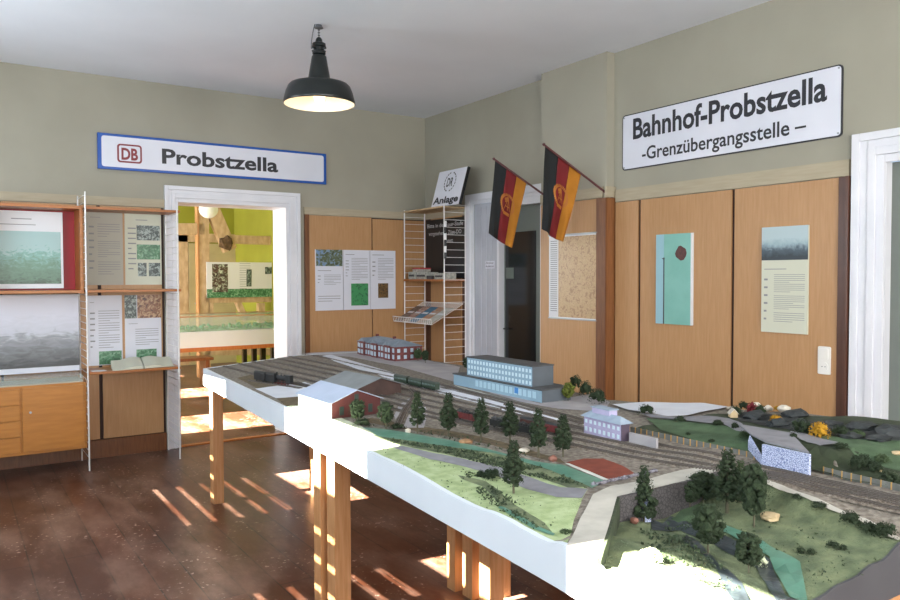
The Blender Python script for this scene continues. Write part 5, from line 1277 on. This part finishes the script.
bushes = [ # base centre px, width px, height px
 (362, 426, 20, 10, 'd', 'spreading dark bush below the small tree at the red shed'),
 (397, 429, 16, 7, 'd', 'low dark bush at the foot of the dark spur track'),
 (492, 479, 22, 13, 'd', 'dark spreading bush left of the tall conical meadow tree'),
 (481, 477, 12, 8, 'e', 'small dark bush at the left end of the bush pair on the light meadow'),
 (576, 389, 14, 15, 'd', 'dark leafy bush nearest the blue station on the far edge'),
 (586, 396, 16, 16, 'e', 'dark leafy bush, second from the blue station on the far edge'),
 (597, 404, 19, 17, 'd', 'largest dark bush of the far edge row, behind the violet building'),
 (646, 416, 18, 12, 'd', 'round dark bush in front of the white card field'),
 (680, 423, 13, 7, 'e', 'low bush at the left on the hillside road edge'),
 (718, 427, 12, 7, 'd', 'bush below the tiny cream hut on the hillside road edge'),
 (735, 430, 9, 7, 'e', 'small bush between the hut and the abutment, upper one'),
 (745, 439, 14, 8, 'l', 'bush just left of the abutment road deck'),
 (688, 437, 6, 4, 'd', 'tiny tuft in the middle of the hillside meadow'),
 (712, 444, 9, 4, 'e', 'small tuft low on the hillside meadow above the fence'),
 (793, 441, 9, 8, 'd', 'small pointed dark bush on the road behind the abutment'),
 (841, 451, 18, 8, 'd', 'flat dark bush on the right-hand green hillside'),
 (862, 471, 26, 18, 'd', 'large dark bush at the lower end of the hillside lane'),
 (876, 474, 16, 12, 'e', 'dark bush touching the large one at the lane end'),
 (882, 465, 18, 11, 'l', 'bush above the fence near the right picture edge, upper one'),
 (890, 486, 22, 16, 'd', 'dark bush above the fence near the right picture edge, lower one'),
 (850, 524, 22, 16, 'd', 'round dark bush between gravel path and tracks, middle one'),
 (868, 531, 18, 12, 'e', 'dark bush beside the gravel path, third from the bridge'),
 (885, 537, 26, 18, 'd', 'large dark bush beside the gravel path near the right edge'),
 (797, 503, 12, 6, 'e', 'low bush beside the gravel path nearest the bridge'),
 (820, 513, 18, 7, 'd', 'low dark bush beside the gravel path, second from the bridge'),
 (801, 553, 10, 8, 'd', 'left small bush of the pair in the valley meadow'),
 (811.5, 554, 11, 7, 'e', 'right small bush of the pair in the valley meadow'),
 (833, 548, 15, 9, 'd', 'larger bush in the upper valley meadow'),
 (843, 549, 9, 6, 'e', 'little bush touching the larger one in the valley meadow'),
 (758, 564, 20, 12, 'p', 'pale grey bush beside the low near-bank tree'),
 (650, 560, 26, 14, 'p', 'pale sunlit bush at the near left of the valley'),
 (664, 562, 18, 10, 'l', 'olive bush right of the pale sunlit one in the valley'),
 (566, 533, 16, 5, 'l', 'small flat bush at the front corner of the light meadow beside the ramp'),
 (735, 417, 15, 12, 'd', 'dark bush behind the tiny cream hut'),
 (752, 414, 14, 12, 'r', 'dark red bush in the rock garden'),
 (743, 411, 12, 10, 'd', 'dark bush left of the red one in the rock garden'),
 (760, 416, 14, 12, 'e', 'dark green bush right of the red one in the rock garden'),
 (776, 424, 14, 9, 'y', 'small yellow bush in the middle of the rock garden'),
 (778, 412, 9, 6, 'y', 'tiny yellow tuft at the top of the rock garden'),
 (802, 434, 22, 16, 'd', 'dark green bush left of the large yellow bush'),
 (819, 439, 22, 18, 'y', 'large orange yellow bush on the rocks'),
 (840, 438, 20, 13, 'd', 'dark bush right of the large yellow bush'),
 (857, 439, 18, 9, 'l', 'olive bush among the dark rocks at right'),
]
bg = 'model bushes on the railway layout'
for i, (px, py, wp, hp, kind, lb) in enumerate(bushes):
    p = on(px, py); k = 1/px_per(p); pr_, used = bp_[kind]
    if p.x > -1.94: p.z += .007
    o = pr_ if not used else pr_.copy()
    if used: COL.objects.link(o)
    bp_[kind][1] = 1; o.location = p-Vector((0, 0, .001)); o.rotation_euler = (0, 0, i*.9); o.scale = (wp*k/1.15, wp*k/1.15, hp*k/.72); tag(o, lb, 'model bush', bg)
stones = [
 (408, 433, 6, 6, 'st_white', 'round whitish stone at the foot of the third tree'),
 (466, 443, 13, 5, 'st_or', 'flat orange stone between the slender trees'),
 (524, 452, 11, 5, 'st_white', 'flat white stone between the slender trees'),
 (553, 461, 9, 7, 'st_red', 'reddish stone at the left corner of the red court'),
 (634.5, 523, 9, 7, 'st_red', 'brown stone at the foot of the ramp tree'),
 (770, 520, 19, 9, 'st_tan', 'large beige stone on the valley meadow'),
 (897, 457, 11, 5, 'st_tan', 'beige stone on the hillside at the right edge'),
 (880, 473, 5, 6, 'st_tan', 'small beige stone between the right-hand bushes'),
 (756, 409, 10, 6, 'st_white', 'pale stone at the back left of the rock garden'),
 (768, 412, 9, 6, 'st_white', 'pale stone in the back middle of the rock garden'),
 (784, 413, 13, 8, 'st_white', 'large pale stone at the back right of the rock garden'),
 (731, 411, 9, 4, 'pinkflock', 'flat pale stone behind the hut'),
]
for i, (px, py, wp, hp, m_, lb) in enumerate(stones):
    p = on(px, py); p.z += .007*(p.x > -1.94); k = 1/px_per(p); o = G().blob(p+Vector((0, 0, hp*k*.35)), 1, 2, .16, (wp*k/2, wp*k/2, hp*k/2), i+40).build('stone', M[m_], loc=p); tag(o, lb, 'stone', 'stones on the railway layout')
slates = [(755, 420, 26, 9, 'leftmost dark slate rock of the rock garden'), (779, 428, 26, 9, 'dark slate rock below the small yellow bush'), (795, 418, 30, 9, 'dark slate rock behind the small yellow bush'), (800, 426, 20, 7, 'dark slate rock left of the large yellow bush'), (832, 428, 24, 7, 'dark slate rock behind the large yellow bush'), (862, 431, 34, 10, 'broad dark slate rock in front of the right door frame'), (890, 436, 34, 11, 'dark slate rock at the right picture edge'), (850, 440, 24, 7, 'low slate rock in front of the olive bush'), (880, 442, 30, 7, 'low slate rock at the right below the broad ones')]
for i, (px, py, wp, hp, lb) in enumerate(slates):
    p = on(px, py); p.z += .007; k = 1/px_per(p); o = G().blob(p+Vector((0, 0, hp*k*.3)), 1, 2, .3, (wp*k/2, wp*k/2.6, hp*k/2), i+70).build('slate_rock', M['slate'], loc=p); tag(o, lb, 'rock', 'slate rocks at the layout edge')
